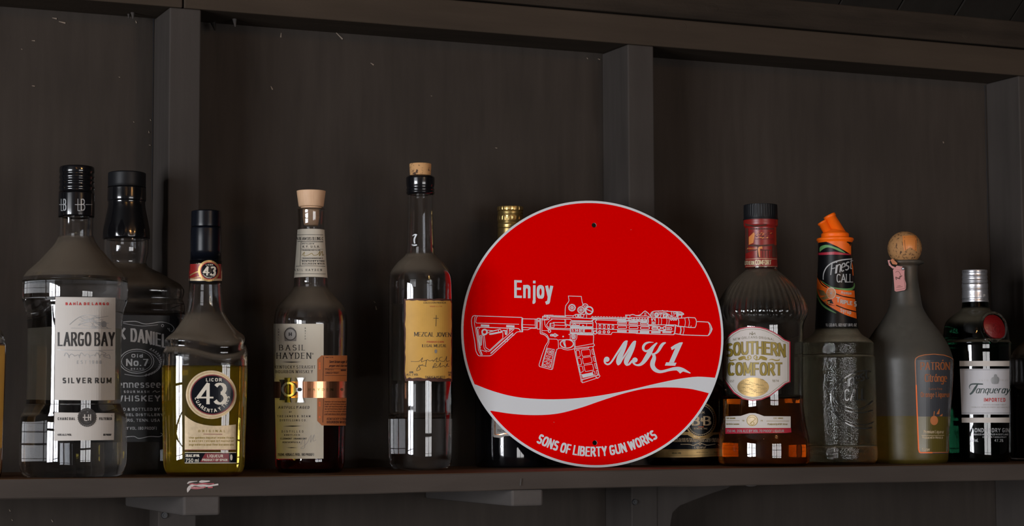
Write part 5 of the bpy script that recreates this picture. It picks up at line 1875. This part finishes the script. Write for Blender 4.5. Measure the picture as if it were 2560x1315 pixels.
cv.text('FINE BLEND OF FRENCH BRANDY AND LIQUEUR', 390, 905, 20, 500, weight=.16, serif=.1)
cv.text('ASSEMBLAGE DE BRANDY FRANCAIS ET LIQUEUR', 375, 928, 20, 525, weight=.16, serif=.1)
cv.stroke([(460, 956), (560, 956), (600, 968), (640, 952), (680, 940), (720, 955), (760, 965), (850, 952)], 1.5, True)
cv.ring(678, 950, 12, 1.4)
cv.text('Liqueur', 612, 1000, 26, 130, weight=.12, shear=.3)
cv.build('lettering', 'palegold', em, b.surf, 6)
cv = Canvas(Tb); cv.text('40% ALC./VOL', 362, 1066, 20, 105, weight=.2); cv.text('750 ML', 830, 1060, 22, 70, weight=.2); cv.text('NOTRE SIGNATURE', 640, 1052, 12, 130, weight=.15)
cv.stroke([(325, 1030), (600, 1020), (915, 1012)], .9); cv.stroke([(325, 1088), (600, 1080), (905, 1070)], .9)
cv.build('dark_lettering', 'darkgold', lab, b.surf, 3)
cv = Canvas(Tb); cv.stroke([(655, 757), (720, 757)], 1.6); cv.build('red_line', 'orangeink', em, b.surf, 6)

# ------------------------------------------------------------------ bottle 8: round-shouldered liqueur with red neck capsule
b = Bottle('peach_liqueur_bottle', 1910, 1166, -110, 'round-shouldered ribbed bottle of amber liquor with red neck wrap and shield label')
zr = b.prof([(666, 40.5), (676, 41), (684, 50), (695, 63), (708, 76), (722, 88), (738, 98), (755, 106.5), (770, 111), (784, 112.5), (796, 109), (806, 105), (820, 102.5), (850, 101.5), (920, 100), (1000, 99.5), (1030, 101), (1060, 105), (1085, 110.5), (1105, 113.5), (1130, 114), (1150, 113), (1160, 109), (1166, 100)])
zl = b.z(997)
rb = (b.z(805), b.z(690), 40, 0.035)
b.body(zr, 'glassclean', inner=b.pocket(zr, zl, 2.8), rib=rb, seg=160)
b.fluid(zr, zl, 'lamber')
c8 = b.prof([(512, 38), (513, 41.5), (516, 42), (546, 42.5), (548, 44), (551, 44), (552, 43), (558, 43), (564, 42.8), (568, 40.5), (572, 39), (600, 39), (640, 39.6), (668, 40.8), (670, 40)], 3)
b.lathe('screw_cap', cut(c8, b.z(551), b.z(512)), 'blackplastic', seg=160, flute=(b.z(546), b.z(515), 80, .006), smooth=False)
cap = b.lathe('neck_capsule', cut(c8, b.z(670), b.z(551)), 'capsulered')
cs = capsurf(b, c8)
T9 = (1780, 500, 4.108)
cv = Canvas(T9)
cv.poly([(335, 240), (440, 262), (560, 245), (560, 262), (440, 278), (345, 262)])
for q in range(9):
    cv.disc(400+q*28, 296, 15, 7, 8)
cv.poly([(376, 462), (420, 455), (500, 462), (640, 450), (640, 470), (480, 480), (376, 476)])
cv.rect(466, 470, 482, 590)
cv.stroke([(345, 545), (400, 520), (465, 512)], 2.4); cv.stroke([(495, 515), (610, 515)], 2.2)
for x_ in (520, 548, 578, 605): cv.stroke([(x_, 520), (x_, 590)], 1.3)
cv.poly([(345, 290), (372, 290), (372, 540), (345, 540)])
for q in range(16): cv.disc(445+q*12, 400+3*math.sin(q), 4, n=6)
cv.poly([(618, 470), (665, 462), (665, 590), (618, 590)])
for q in range(18):
    x_, y_ = rn.uniform(440, 620), rn.uniform(335, 395)
    cv.stroke([(x_, y_), (x_+14, y_-5)], 1.5)
cv.build('dark_print', 'burnt', cap, cs, 2)
cv = Canvas(T9)
cv.poly([(378, 380), (430, 330), (440, 350), (425, 440), (378, 460)])
cv.poly([(470, 500), (480, 480), (515, 475), (520, 500), (492, 500), (495, 585), (482, 585)])
for q in range(16):
    x_, y_ = rn.uniform(430, 630), rn.uniform(330, 400)
    cv.stroke([(x_, y_), (x_+18, y_-6)], 1.3)
for q in range(8): cv.stroke([(360+q*13, 505), (372+q*13, 490)], 1.2)
for q in range(5): cv.stroke([(446+rn.uniform(0, 10), 520+q*12), (462, 515+q*12)], 1.2)
cv.build('tan_print', 'amberstrip', cap, cs, 3)
cv = Canvas(T9)
cv.text('SOUTHERN', 300, 668, 44, 132, weight=.15, contrast=.8, gap=.12, serif=.06)
cv.text('COMFORT', 443, 664, 48, 165, weight=.16, contrast=.8, gap=.12, serif=.06)
cv.stroke([(345, 608), (500, 600), (668, 606)], 1.0); cv.stroke([(345, 683), (500, 682), (668, 682)], 1.0)
cv.build('capsule_lettering', 'palegold', cap, cs, 3)
Tl = (1800, 815, 6.742)
OUT = [(55, 270), (120, 180), (200, 110), (330, 38), (450, 14), (560, 8), (680, 16), (780, 42), (900, 95), (1000, 155), (1090, 225), (1186, 262), (1186, 945), (1110, 975), (1000, 1065), (850, 1180), (700, 1245), (540, 1265), (380, 1232), (230, 1132), (100, 960), (45, 880)]
cxm, cym = 600, 640
cv = Canvas(Tl); cv.poly(OUT); lab = cv.build('shield_label', 'crimson', b.root, b.surf, 1, (5, 20))
cv = Canvas(Tl); cv.poly([(cxm+(x-cxm)*.965, cym+(y-cym)*.967) for x, y in OUT]); cv.build('label_ground', 'paper', lab, b.surf, 2, (5, 20))
cv = Canvas(Tl); q_ = [(cxm+(x-cxm)*.925, cym+(y-cym)*.93) for x, y in OUT]; cv.loop(q_, .9)
cv.text('NEW ORLEANS ORIGINAL', 225, 250, 40, 690, weight=.10, gap=.28, curve=lambda X_: -6*math.sin(PI*X_/102))
cv.text('EST', 172, 948, 36, 72, weight=.12, serif=.1); cv.text('1874', 880, 944, 38, 108, weight=.12, serif=.1)
cv.stroke([(545, 95), (545, 155)], 1.8); cv.stroke([(500, 150), (505, 118), (530, 130), (545, 150), (562, 130), (588, 118), (592, 150)], 1.4); cv.stroke([(520, 140), (570, 140)], 1.2)
cv.build('fine_print', 'darkgold', lab, b.surf, 3)
for nm, mt, wt, ly in (('name_outline', 'darkgold', .185, 3), ('name_lettering', 'olivegold', .125, 4)):
    cv = Canvas(Tl)
    crv = lambda X_: 7.2*(2*X_/146-1)**2-1.5
    cv.text('SOUTHERN', 108, 490, 225, 985, weight=wt, lw=.17, contrast=.8, gap=.10, curve=crv, shear=-.01)
    cv.text('COMFORT', 135, 836, 222, 905, weight=wt, lw=.17, contrast=.8, gap=.12)
    cv.build(nm, mt, lab, b.surf, ly)
cv = Canvas(Tl)
cv.brush([(165, 560, 8), (190, 585, 22), (250, 570, 16), (290, 575, 6)])
cv.brush([(315, 560, 40), (360, 545, 60), (410, 530, 50), (430, 560, 22), (490, 575, 14)])
cv.ring(495, 530, 30, 2.0); cv.disc(480, 530, 12); cv.ring(600, 530, 30, 2.0); cv.disc(615, 530, 12)
cv.brush([(600, 575, 14), (660, 560, 20), (690, 530, 50), (740, 545, 60), (790, 562, 40)])
cv.brush([(820, 575, 6), (870, 562, 16), (940, 580, 22), (990, 575, 20), (1000, 555, 8)])
cv.build('flourish', 'olivegold', lab, b.surf, 4)
cv = Canvas(Tl); cv.disc(560, 1030, 265, 162, 48); ov = cv.build('gold_oval', 'gold', lab, b.surf, 3, (5, 10))
cv = Canvas(Tl)
for q in range(46):
    x_, y_ = rn.uniform(330, 780), rn.uniform(900, 1160)
    if ((x_-560)/250)**2+((y_-1030)/150)**2 < 1: cv.stroke([(x_, y_), (x_+30, y_-4), (x_+55, y_+5)], .7)
cv.build('oval_signatures', 'darkgold', lab, b.surf, 4)
Tm = (1780, 800, 3.461)
cv = Canvas(Tm)
tp = [(118, 835), (250, 830), (295, 815), (325, 806), (375, 806), (405, 815), (450, 832), (680, 834), (680, 936), (118, 936)]
cv.poly(tp); low = cv.build('lower_label', 'paper', b.root, b.surf, 1, (5, 20))
cv = Canvas(Tm); cv.poly([(118, 934), (682, 934), (686, 972), (640, 978), (118, 985)]); cv.build('red_strip', 'crimson', low, b.surf, 2, (5, 20))
cv = Canvas(Tm); cv.disc(349, 870, 49, 50, 30); cv.build('gold_seal', 'palegold', low, b.surf, 3, (5, 10))
cv = Canvas(Tm)
cv.ring(349, 870, 46, 1.2); cv.stroke([(320, 850), (350, 840), (375, 855), (350, 880), (330, 900)], 1.2, True); cv.ring(350, 895, 14, 1.2)
cv.text('18', 263, 878, 13, 18, weight=.12); cv.text('74', 419, 878, 13, 20, weight=.12)
cv.text('THE GRAND', 125, 857, 13, 78, weight=.16); cv.text('EST MMX.', 532, 857, 13, 86, weight=.16)
cv.stroke([(120, 872), (240, 872)], .9); cv.stroke([(470, 874), (665, 874)], .9)
cv.text('Produced by M.W. Heron', 478, 910, 17, 170, weight=.1, shear=.25); cv.text('Bottled in Louisiana', 125, 908, 15, 110, weight=.1, shear=.2)
cv.build('fine_print', 'olivegold', low, b.surf, 4)
cv = Canvas(Tm); cv.text('750 ML 35% ALC BY VOL 70 PROOF LIQUEUR', 130, 972, 22, 490, weight=.13, serif=.1); cv.build('strip_lettering', 'silver', low, b.surf, 4)
patch(b, 'back_label', 'greypaper', 150, 250, b.z(985), b.z(835), -1.2, R=zr)

# ------------------------------------------------------------------ bottle 9: syrup bottle with orange pour spout
b = Bottle('syrup_bottle', 2097, 1163, -90, 'clear syrup bottle with black and orange neck wrap and orange pour spout')
zr = b.prof([(800, 52), (819, 53), (828, 56), (838, 64), (847, 78), (855, 88), (862, 91), (884, 91.5), (889, 90), (893, 92.5), (905, 94), (1000, 95), (1104, 95), (1109, 93.5), (1113, 93), (1118, 95.5), (1140, 96), (1152, 93.5), (1160, 86), (1163, 76)])
zl = b.z(857)
b.body(zr, 'glasspebble', inner=b.pocket(zr, zl, 2.6))
b.fluid(zr, zl, 'lpale')
c9 = b.prof([(604, 41), (606, 42), (640, 43), (700, 46), (760, 49.5), (819, 53.2), (820, 52)], 4)
wrap = b.lathe('neck_wrap', c9, 'black')
cs = capsurf(b, c9)
b.lathe('spout_collar', b.prof([(582, 31), (584, 33.5), (586, 34.5), (594, 35), (595, 38), (596, 45), (600, 46.2), (603, 44.5), (606, 42.5), (610, 41)], 3), 'orange')
# slanted double tube of the spout: leans to the left of the picture
tv = Vector((-math.sin(b.face-PI/2+PI), 0, 0))
lft = Vector((math.cos(b.face-PI/2), math.sin(b.face-PI/2), 0))   # picture-left direction
if proj((b.x+lft.x*20, b.y+lft.y*20, 200))[0] > proj((b.x, b.y, 200))[0]: lft = -lft
fw = Vector((math.cos(b.face), math.sin(b.face), 0))
def tube(name, a, c, ra, rc, mat, parent, n=28, flat=1.0, lip=0.0):
    bm = bmesh.new()
    d = (c-a); L = d.length
    q = d.to_track_quat('Z', 'Y').to_matrix().to_4x4()
    secs = [(0, ra), (.86, rc), (.87, rc+lip), (1.0, rc+lip), (1.0, rc*0.72), (.7, rc*0.7)] if lip else [(0, ra), (1, rc)]
    rings = []
    for t, r in secs:
        rings.append([bm.verts.new((a+q @ Vector((r*math.cos(2*PI*i/n), r*math.sin(2*PI*i/n)*flat, L*t)))*MM) for i in range(n)])
    for A1, B1 in zip(rings, rings[1:]):
        for i in range(n):
            bm.faces.new([A1[i], A1[(i+1) % n], B1[(i+1) % n], B1[i]])
    bm.faces.new(rings[0][::-1]); bm.faces.new(rings[-1])
    me = bpy.data.meshes.new(name); bm.to_mesh(me); bm.free()
    o = link(name, me, mat, parent, True)
    return o
def spx(px, py, f=0.0):
    """point in the plane through the axis facing the camera, local to the bottle"""
    k = proj((b.x, b.y, b.z(py)))
    return -lft*((px-k[0])*k[2]/FPX)+fw*f+Vector((0, 0, b.z(py)))
tube('pour_tube', spx(2098, 588, 2), spx(2073, 538, 2), 9.5, 7.2, 'orange', b.root, lip=.9)
tube('pour_tube', spx(2076, 588, 4), spx(2056, 554, 4), 7.0, 6.2, 'orange', b.root, lip=.8)
o = b.lathe('spout_base', b.prof([(574, 20), (580, 28), (584, 33)], 3), 'orange')
Tt = (1990, 520, 4.382)
cv = Canvas(Tt)
cv.poly([(300, 358), (360, 380), (450, 420), (540, 470), (603, 512), (603, 358)])
tp = [(222, 690), (245, 760), (290, 820), (350, 862), (420, 885), (500, 898), (640, 905)]
bt = [(222, 880), (240, 940), (275, 1000), (350, 1065), (440, 1120), (540, 1170), (665, 1212)]
tp2 = catmull(tp, 4); bt2 = catmull(bt, 4)
for i in range(len(tp2)-1): cv.poly([tp2[i], tp2[i+1], bt2[i+1], bt2[i]])
cv.poly([(612, 590), (625, 640), (630, 740), (622, 740), (612, 640)])
cv.build('orange_print', 'orangeink', wrap, cs, 1, (4, 20))
cv = Canvas(Tt)
cv.poly(catmull([(258, 475), (262, 430), (300, 408), (350, 405), (420, 425), (480, 450), (545, 495), (470, 470), (400, 440), (340, 432), (290, 455), (262, 480)], 3))
cv.brush([(280, 800, 4), (380, 862, 8), (500, 888, 16), (600, 890, 26), (636, 860, 18), (638, 820, 6)])
cv.brush([(228, 880, 6), (235, 960, 12), (280, 1050, 16), (350, 1105, 20), (440, 1152, 6)])
cv.build('green_print', 'green', wrap, cs, 2, (4, 20))
cv = Canvas(Tt)
for pts in (((438, 940), (520, 968), (648, 990)), ((440, 1065), (540, 1105), (660, 1138)), ((230, 740), (280, 830), (340, 872))):
    cv.stroke(pts, 2.6, True)
cv.poly([(330, 1040), (440, 1075), (360, 1060)]); cv.poly([(340, 1010), (390, 1000), (410, 1050), (350, 1040)])
cv.build('dark_lines', 'black', wrap, cs, 3)
cv = Canvas(Tt); cv.poly([(232, 492), (420, 478), (603, 505), (603, 516), (420, 510), (232, 516)]); cv.build('red_band', 'crimson', wrap, cs, 3, (4, 20))
cv = Canvas(Tt); cv.disc(385, 932, 52, 64, 26); cv.build('orange_slice', 'cream', wrap, cs, 4, (4, 10))
cv = Canvas(Tt)
cv.poly([(240, 890), (300, 905), (345, 960), (270, 960)]); cv.poly([(258, 985), (340, 960), (355, 990), (300, 1010)]); cv.poly([(310, 1020), (335, 1020), (330, 1060)]); cv.poly([(348, 1020), (372, 1022), (366, 1056), (350, 1050)])
cv.build('fruit_print', 'gold', wrap, cs, 4)
cv = Canvas(Tt); cv.disc(383, 934, 45, 56, 26); cv.build('slice_flesh', 'amberstrip', wrap, cs, 5, (4, 10))
cv = Canvas(Tt)
for q in range(8):
    a = q*PI/4+.2
    cv.stroke([(383, 934), (383+44*math.cos(a), 934+55*math.sin(a))], .6)
cv.disc(385, 934, 9)
cv.text('Finest', 375, 735, 128, 238, weight=.085, contrast=.7, slope=-16, shear=.12, gap=.05)
cv.brush([(298, 785, 8), (302, 720, 10), (335, 650, 12), (400, 600, 14), (500, 570, 14), (610, 558, 12)])
cv.text('CALL', 445, 815, 92, 178, weight=.09, serif=.15, gap=.05)
cv.text('1 L (33.8 FL. OZ) 1 QT 1.8 FL OZ', 325, 1296, 30, 338, weight=.12, gap=.2)
cv.build('lettering', 'labelwhite', wrap, cs, 6)
cv = Canvas(Tt)
cv.text('Premium', 492, 942, 30, 112, weight=.13, slope=4, shear=.2)
cv.text('T', 440, 1030, 58, 42, weight=.2, serif=.15, slope=8); cv.text('RIPLE', 484, 1045, 44, 132, weight=.19, serif=.15, slope=9, gap=.1); cv.text('S', 636, 1080, 58, 24, weight=.2)
cv.text('Syrup', 486, 1138, 40, 118, weight=.15, slope=12, serif=.1)
cv.build('product_lettering', 'paper', wrap, cs, 6)
# moulded oval emblem in the glass, its shaded outlines painted as dark opaque lines
Tg = (1990, 800, 3.461)
cv = Canvas(Tg)
cv.stroke([(640, 445), (560, 440), (470, 470), (390, 525), (330, 580), (305, 650), (312, 740), (345, 820), (410, 880), (500, 925), (580, 940), (650, 930)], 3.2, True)
M['moulded'] = simple('moulded_shade_line', (0.022, 0.022, 0.020), 0.16, spec=0.55)
relief(b, 'moulded_oval', cv, 'moulded', b.root, 0, 12)
cv = Canvas(Tg)
cv.stroke([(335, 600), (345, 680), (400, 735), (480, 765), (570, 765), (660, 700)], 2.4, True)
cv.stroke([(330, 700), (380, 760), (470, 795), (580, 800), (660, 780)], 2.2, True)
cv.stroke([(325, 760), (400, 850), (500, 895), (600, 905), (670, 880)], 1.6, True)
relief(b, 'moulded_band', cv, 'moulded', b.root, 0, 9)
cv = Canvas(Tg)
cv.text('Finest', 395, 600, 95, 230, weight=.09, slope=-22, gap=.04); cv.text('CALL', 415, 700, 100, 185, weight=.09, slope=-2, gap=.1)
relief(b, 'moulded_lettering', cv, 'moulded', b.root, 0, 9)

# ------------------------------------------------------------------ bottle 10: frosted orange liqueur bottle
b = Bottle('frosted_bottle', 2272, 1160, -84, 'frosted grey pear-shaped bottle with ball cork and pink neck tag')
zr = b.prof([(651, 30), (652, 44), (655, 47), (659, 46.5), (663, 38), (668, 31.5), (700, 31.8), (730, 35.7), (752, 38.5), (770, 42.5), (790, 53), (810, 67), (830, 82), (850, 95), (870, 105), (890, 111.5), (905, 113.5), (930, 112.5), (960, 110.5), (1000, 107), (1050, 102.5), (1100, 99), (1140, 97), (1152, 95), (1160, 88)])
zl = b.z(1041)
fb = b.body(zr, 'frosted', inner=b.pocket(zr, zl, 2.6, zhi=b.z(702)), depth=.8)
fb.data.materials.append(M['frosted_wet'])
for p in fb.data.polygons:
    if p.center.z < zl*MM: p.material_index = 1
b.fluid(zr, zl, 'lfrost', wall=1.2, depth=.8)
import mathutils
ball = []
zc, rc = b.z(620.5), b.r(42.4, 250)
pr = [(zc-rc*math.cos(PI*i/16), max(.3, rc*math.sin(PI*i/16))) for i in range(2, 17)]
bb = b.lathe('ball_cork', pr, 'corkdark')
b.lathe('cork_plug', b.prof([(648, 22), (660, 22.5), (700, 22)], 3), 'corkdark')
b.lathe('top_nib', b.prof([(579, 2), (581, 4), (584, 5)], 2), 'corkdark', xo=-lft.x*-2, yo=-lft.y*-2)
def ballsurf(px, py, layer):
    c = Vector((b.x, b.y, zc)); r = rc+.25+.12*layer
    d = ray(px, py).normalized()
    oc = CAMP-c
    B_ = oc.dot(d); disc = B_*B_-(oc.dot(oc)-r*r)
    if disc < 0:
        p = CAMP-d*B_
        return c+(p-c).normalized()*r
    return CAMP+d*(-B_-math.sqrt(disc))
To = (2160, 570, 4.242)
cv = Canvas(To); cv.poly([(408, 85), (480, 78), (552, 80), (560, 140), (556, 250), (490, 205), (425, 245), (412, 160)])
st_ = cv.build('seal_strip', 'amberstrip', b.root, ballsurf, 1, (5, 5))
cv = Canvas(To); cv.stroke([(428, 95), (432, 165), (440, 235)], .9); cv.stroke([(546, 90), (550, 160), (545, 240)], .9)
cv.build('strip_edge', 'burnt', st_, ballsurf, 2)
csn = capsurf(b, zr)
# pink tag on its loop, hanging by the neck
def front_pt(px, py, f):
    k = proj((b.x, b.y, b.z(py)))
    return Vector((b.x, b.y, 0))-lft*((px-k[0])*k[2]/FPX)+fw*f+Vector((0, 0, b.z(py)))
def tagsurf(px, py, layer):
    return front_pt(px, py, 20.5+.25*layer)
def slabpoly(name, pts, f0_, f1_, mat, parent):
    n_ = len(pts); inv = parent_inv(parent)
    vs = [inv @ (front_pt(x, y, f1_)*MM) for x, y in pts]+[inv @ (front_pt(x, y, f0_)*MM) for x, y in pts]
    fs = [list(t) for t in tessellate_polygon([[Vector((x, y, 0)) for x, y in pts]])]
    fs += [[q+n_ for q in t[::-1]] for t in fs]+[[i, (i+1) % n_, (i+1) % n_+n_, i+n_] for i in range(n_)]
    return link(name, mesh_from(name, vs, fs), mat, parent)
pt = slabpoly('hang_tag', A(To, [(305, 455), (345, 410), (400, 420), (425, 460), (428, 560), (440, 600), (438, 655), (425, 670), (340, 684), (322, 675), (314, 560)]), 19.5, 20.5, 'pinktag', b.root)
slabpoly('tag_loop', A(To, [(250, 352), (275, 350), (268, 375), (290, 410), (330, 430), (345, 412), (425, 432), (428, 455), (400, 462), (350, 450), (300, 440), (262, 405)]), 20.6, 22.4, 'pinktag', b.root)
slabpoly('tag_fold', A(To, [(278, 350), (300, 338), (350, 385), (345, 402), (300, 395)]), 20.6, 22.8, 'strap', b.root)
P_ = front_pt(*A(To, [(410, 445)])[0], 23)
bm = bmesh.new(); bmesh.ops.create_uvsphere(bm, u_segments=12, v_segments=8, radius=2.2)
for v in bm.verts: v.co = (v.co+P_-Vector((b.x, b.y, 0)))*MM
me = bpy.data.meshes.new('tag_rivet'); bm.to_mesh(me); bm.free(); link('tag_rivet', me, 'silvercap', b.root, True)
cv = Canvas(To)
cv.stroke([(330, 480), (360, 470), (385, 510), (370, 530), (395, 520)], .8, True); cv.stroke([(340, 560), (335, 530), (360, 545), (400, 515)], 1.6, True); cv.stroke([(350, 540), (380, 550)], 2.2)
cv.stroke([(350, 625), (385, 622)], .8); cv.stroke([(340, 640), (405, 632)], .8); cv.stroke([(425, 470), (422, 560), (432, 650), (335, 668)], .7)
cv.build('tag_print', 'burnt', pt, tagsurf, 1)
# clear etched window with orange outline
Tw = (2160, 860, 4.108)
WINP = [(524, 180), (530, 150), (560, 128), (620, 112), (720, 105), (820, 115), (885, 138), (915, 160), (922, 195), (905, 500), (868, 1095), (860, 1112), (580, 1116), (566, 1105), (560, 1080), (545, 700)]
cv = Canvas(Tw); cv.poly([(x, y+(8 if y < 400 else 12)) for x, y in WINP])
wn = cv.build('clear_window', simple('window_film', (0.04, 0.042, 0.048), 0.3, spec=0.3), b.root, b.surf, 1, (5, 15))
cv = Canvas(Tw); cv.rect(552, 745, 888, 1108); cv.poly([(552, 745), (888, 745), (868, 1108), (568, 1108)])
cv.polys = cv.polys[1:]
cv.build('liquid_in_window', simple('olive_film', (0.085, 0.065, 0.012), 0.25), wn, b.surf, 2, (5, 15))
cv = Canvas(Tw); cv.loop(WINP, 2.0); cv.build('orange_outline', 'strap', wn, b.surf, 3)
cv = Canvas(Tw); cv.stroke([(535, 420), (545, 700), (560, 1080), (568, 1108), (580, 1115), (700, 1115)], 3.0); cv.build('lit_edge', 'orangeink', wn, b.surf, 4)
cv = Canvas(Tw)
cv.text('PATR\u00d3N', 578, 265, 78, 300, weight=.14, contrast=.6, serif=.2, gap=.1)
cv.text('Citr\u00f3nge', 622, 388, 80, 225, weight=.12, contrast=.6, serif=.15, gap=.08)
cv.text('Extra Fine', 665, 472, 22, 135, weight=.1)
cv.text('Orange Liqueur', 580, 545, 52, 300, weight=.13, contrast=.6, serif=.15)
cv.build('lettering', simple('dim_orange_print', (0.28, 0.085, 0.025), .5), wn, b.surf, 3)
cv = Canvas(Tw); cv.disc(718, 785, 40, 48, 22); cv.poly([(770, 740), (805, 715), (800, 740)]); cv.stroke([(715, 735), (720, 690)], 2); cv.poly([(740, 720), (775, 660), (770, 720)])
cv.build('orange_fruit', 'orangepaper', wn, b.surf, 4)
cv = Canvas(Tw)
cv.text('Premium Liqueur', 612, 918, 34, 205, weight=.11, serif=.1); cv.stroke([(590, 938), (820, 938)], 1.2)
cv.text('Produced in Mexico', 595, 972, 26, 210, weight=.12, serif=.1); cv.text('1 Liter', 595, 1097, 30, 80, weight=.13, serif=.1)
cv.build('small_lettering', 'palegold', wn, b.surf, 4)

# ------------------------------------------------------------------ bottle 11: green gin bottle
b = Bottle('gin_bottle', 2447, 1157, -72, 'dark green gin bottle with pale grey label, red wax seal and silver screw cap')
zr = b.prof([(752, 32), (762, 33), (772, 35), (779, 42), (786, 53), (794, 64), (804, 73), (816, 77.5), (835, 80), (850, 81), (855, 84), (858, 86), (861, 85.5), (866, 84.5), (900, 84), (1000, 82), (1100, 80), (1140, 79), (1150, 76), (1157, 68)])
b.body(zr, 'glassgreen', inner=b.pocket(zr, b.z(800), 3.5))
c11 = b.prof([(675.5, 28), (676, 31), (682, 31.4), (684, 30.6), (690, 30.8), (693, 31.8), (696, 30.9), (700, 31), (703, 32), (706, 31.2), (708, 31), (711, 32.2), (718, 32.2), (722, 31.4), (726, 32.4), (729, 31.8), (745, 32.6), (747, 32), (755, 32.8), (756, 32)], 3)
b.lathe('screw_cap', c11, 'silvercap', seg=96)
cs = capsurf(b, c11)
cv = Canvas((2340, 660, 5.477))
for q in range(26): cv.stroke([(340+q*13, 94), (340+q*13, 118)], .8)
for x0_, x1_ in ((335, 350), (368, 450), (468, 570), (590, 650)): cv.stroke([(x0_, 270), (x1_, 266)], 1.5)
for x0_, x1_ in ((345, 400), (405, 450)): cv.stroke([(x0_, 482), (x1_, 480)], 1.1)
cv.stroke([(600, 480), (670, 482)], 1.1)
cv.build('cap_marks', 'ink', b.root, cs, 1)
cv = Canvas((2340, 660, 5.477)); cv.text('O', 335, 452, 34, 18, weight=.12); cv.text('DE DEL. P', 458, 452, 38, 215, weight=.13, serif=.1); cv.build('cap_lettering', 'paper', b.root, cs, 1)
Tn = (2340, 880, 4.382)
cv = Canvas(Tn); cv.poly([(262, 184), (804, 184), (805, 684), (281, 684)]); lab = cv.build('front_label', simple('label_cool', (0.50, 0.50, 0.53), .55), b.root, b.surf, 1, (4, 30))
cv = Canvas(Tn); cv.poly([(258, 98), (804, 98), (804, 155), (259, 155)]); cv.build('upper_band', 'paper', b.root, b.surf, 1, (4, 30))
cv = Canvas(Tn); cv.poly([(281, 720), (806, 718), (806, 774), (283, 774)]); cv.build('lower_band', 'paper', b.root, b.surf, 1, (4, 30))
cv = Canvas(Tn)
cv.stroke([(268, 196), (800, 194)], .7); cv.stroke([(285, 668), (802, 668)], .7)
cv.text('anqueray', 432, 452, 74, 366, weight=.12, contrast=.5, shear=.32, gap=.10)
cv.brush([(372, 465, 16), (400, 440, 22), (430, 395, 24), (455, 355, 12)]); cv.brush([(372, 405, 4), (366, 380, 8), (385, 355, 14), (430, 350, 16), (515, 352, 12)])
cv.build('name_lettering', simple('green_black_ink', (.008, .03, .028), .5), lab, b.surf, 3)
cv = Canvas(Tn); cv.text('IMPORTED', 525, 545, 42, 230, weight=.15, gap=.3); cv.build('red_lettering', 'inkred', lab, b.surf, 3)
cv = Canvas(Tn)
cv.disc(622, 310, 24, 34, 14); cv.disc(668, 305, 24, 36, 14); cv.disc(645, 340, 40, 12, 14); cv.disc(650, 262, 18, 20, 10); cv.rect(625, 270, 668, 340)
cv.build('crest', 'silver', lab, b.surf, 3)
cv = Canvas(Tn)
cv.text('DISTILLED FOUR TIMES', 520, 585, 14, 240, weight=.15, gap=.4); cv.text('FROM THE WORLDS FINEST BOTANICALS', 385, 612, 14, 415, weight=.15); cv.text('ESTD', 470, 320, 18, 100, weight=.1, gap=.6); cv.text('1830', 705, 318, 18, 80, weight=.1, gap=.6)
cv.build('fine_print', 'inkfaint', lab, b.surf, 3)
cv = Canvas(Tn)
cv.text('LONDON DRY GIN', 395, 880, 46, 405, weight=.12, gap=.25); cv.text('PRODUCED AND BOTTLED IN SCOTLAND', 390, 912, 18, 400, weight=.15)
cv.text('CHARLES TANQUERAY', 510, 940, 16, 260, weight=.15); cv.text('750 mL', 372, 984, 34, 90, weight=.12); cv.text('47.3%', 640, 984, 30, 95, weight=.12)
cv.build('lower_lettering', 'silver', b.root, b.surf, 1)
Tk = (2340, 660, 5.477)
cv = Canvas(Tk); cv.stroke([(785, 690), (880, 740), (935, 860), (900, 1010), (800, 1060), (700, 1030), (635, 930), (625, 800), (690, 710), (785, 690)], 5, True)
relief(b, 'seal_ridge', cv, 'glassgreen', b.root, 0, 22)
cv = Canvas(Tk); cv.poly(catmull([(720, 728), (790, 730), (860, 775), (905, 860), (912, 950), (880, 1010), (810, 1025), (730, 990), (670, 920), (645, 830), (665, 760), (720, 728)], 4))
ws_ = relief(b, 'wax_seal', cv, 'wax', b.root, 0, 30, (4, 4))
cv = Canvas(Tk); cv.text('T', 722, 920, 100, 60, weight=.14); cv.text('G', 760, 950, 100, 80, weight=.12)
relief(b, 'seal_monogram', cv, 'wax', ws_, 28, 38)

# ------------------------------------------------------------------ the two bottles cut off by the picture's edges
b = Bottle('edge_bottle', 2606, 1157, -60, 'dusty clear bottle with dark liquid cut off at the right end of the shelf row')
zr = b.prof([(700, 30), (830, 31), (845, 34), (858, 45), (868, 58), (880, 68), (895, 74), (920, 76), (1130, 76), (1150, 73), (1157, 64)])
b.body(zr, 'glass', inner=b.pocket(zr, b.z(982), 2.5))
b.fluid(zr, b.z(982)-.1, 'ldark', wall=1.5)
b.lathe('screw_cap', b.prof([(670, 30), (671, 33), (735, 34)], 2), 'black')
b = Bottle('tequila_bottle', -70, 1199, -120, 'bottle of golden spirit cut off at the left end of the shelf row')
zr = b.prof([(560, 30), (740, 33), (790, 42), (815, 58), (835, 70), (855, 76), (880, 77.5), (1000, 76), (1100, 74), (1180, 72), (1199, 64)])
b.body(zr, 'glass', inner=b.pocket(zr, b.z(862), 2.5))
b.fluid(zr, b.z(862), liquid('golden_spirit', (0.85, 0.50, 0.08), 30.0))
b.lathe('screw_cap', b.prof([(520, 30), (521, 33), (590, 34)], 2), 'goldcap')
patch(b, 'label', 'parch', -60, 72, b.z(1120), b.z(865), 0.25, R=zr)
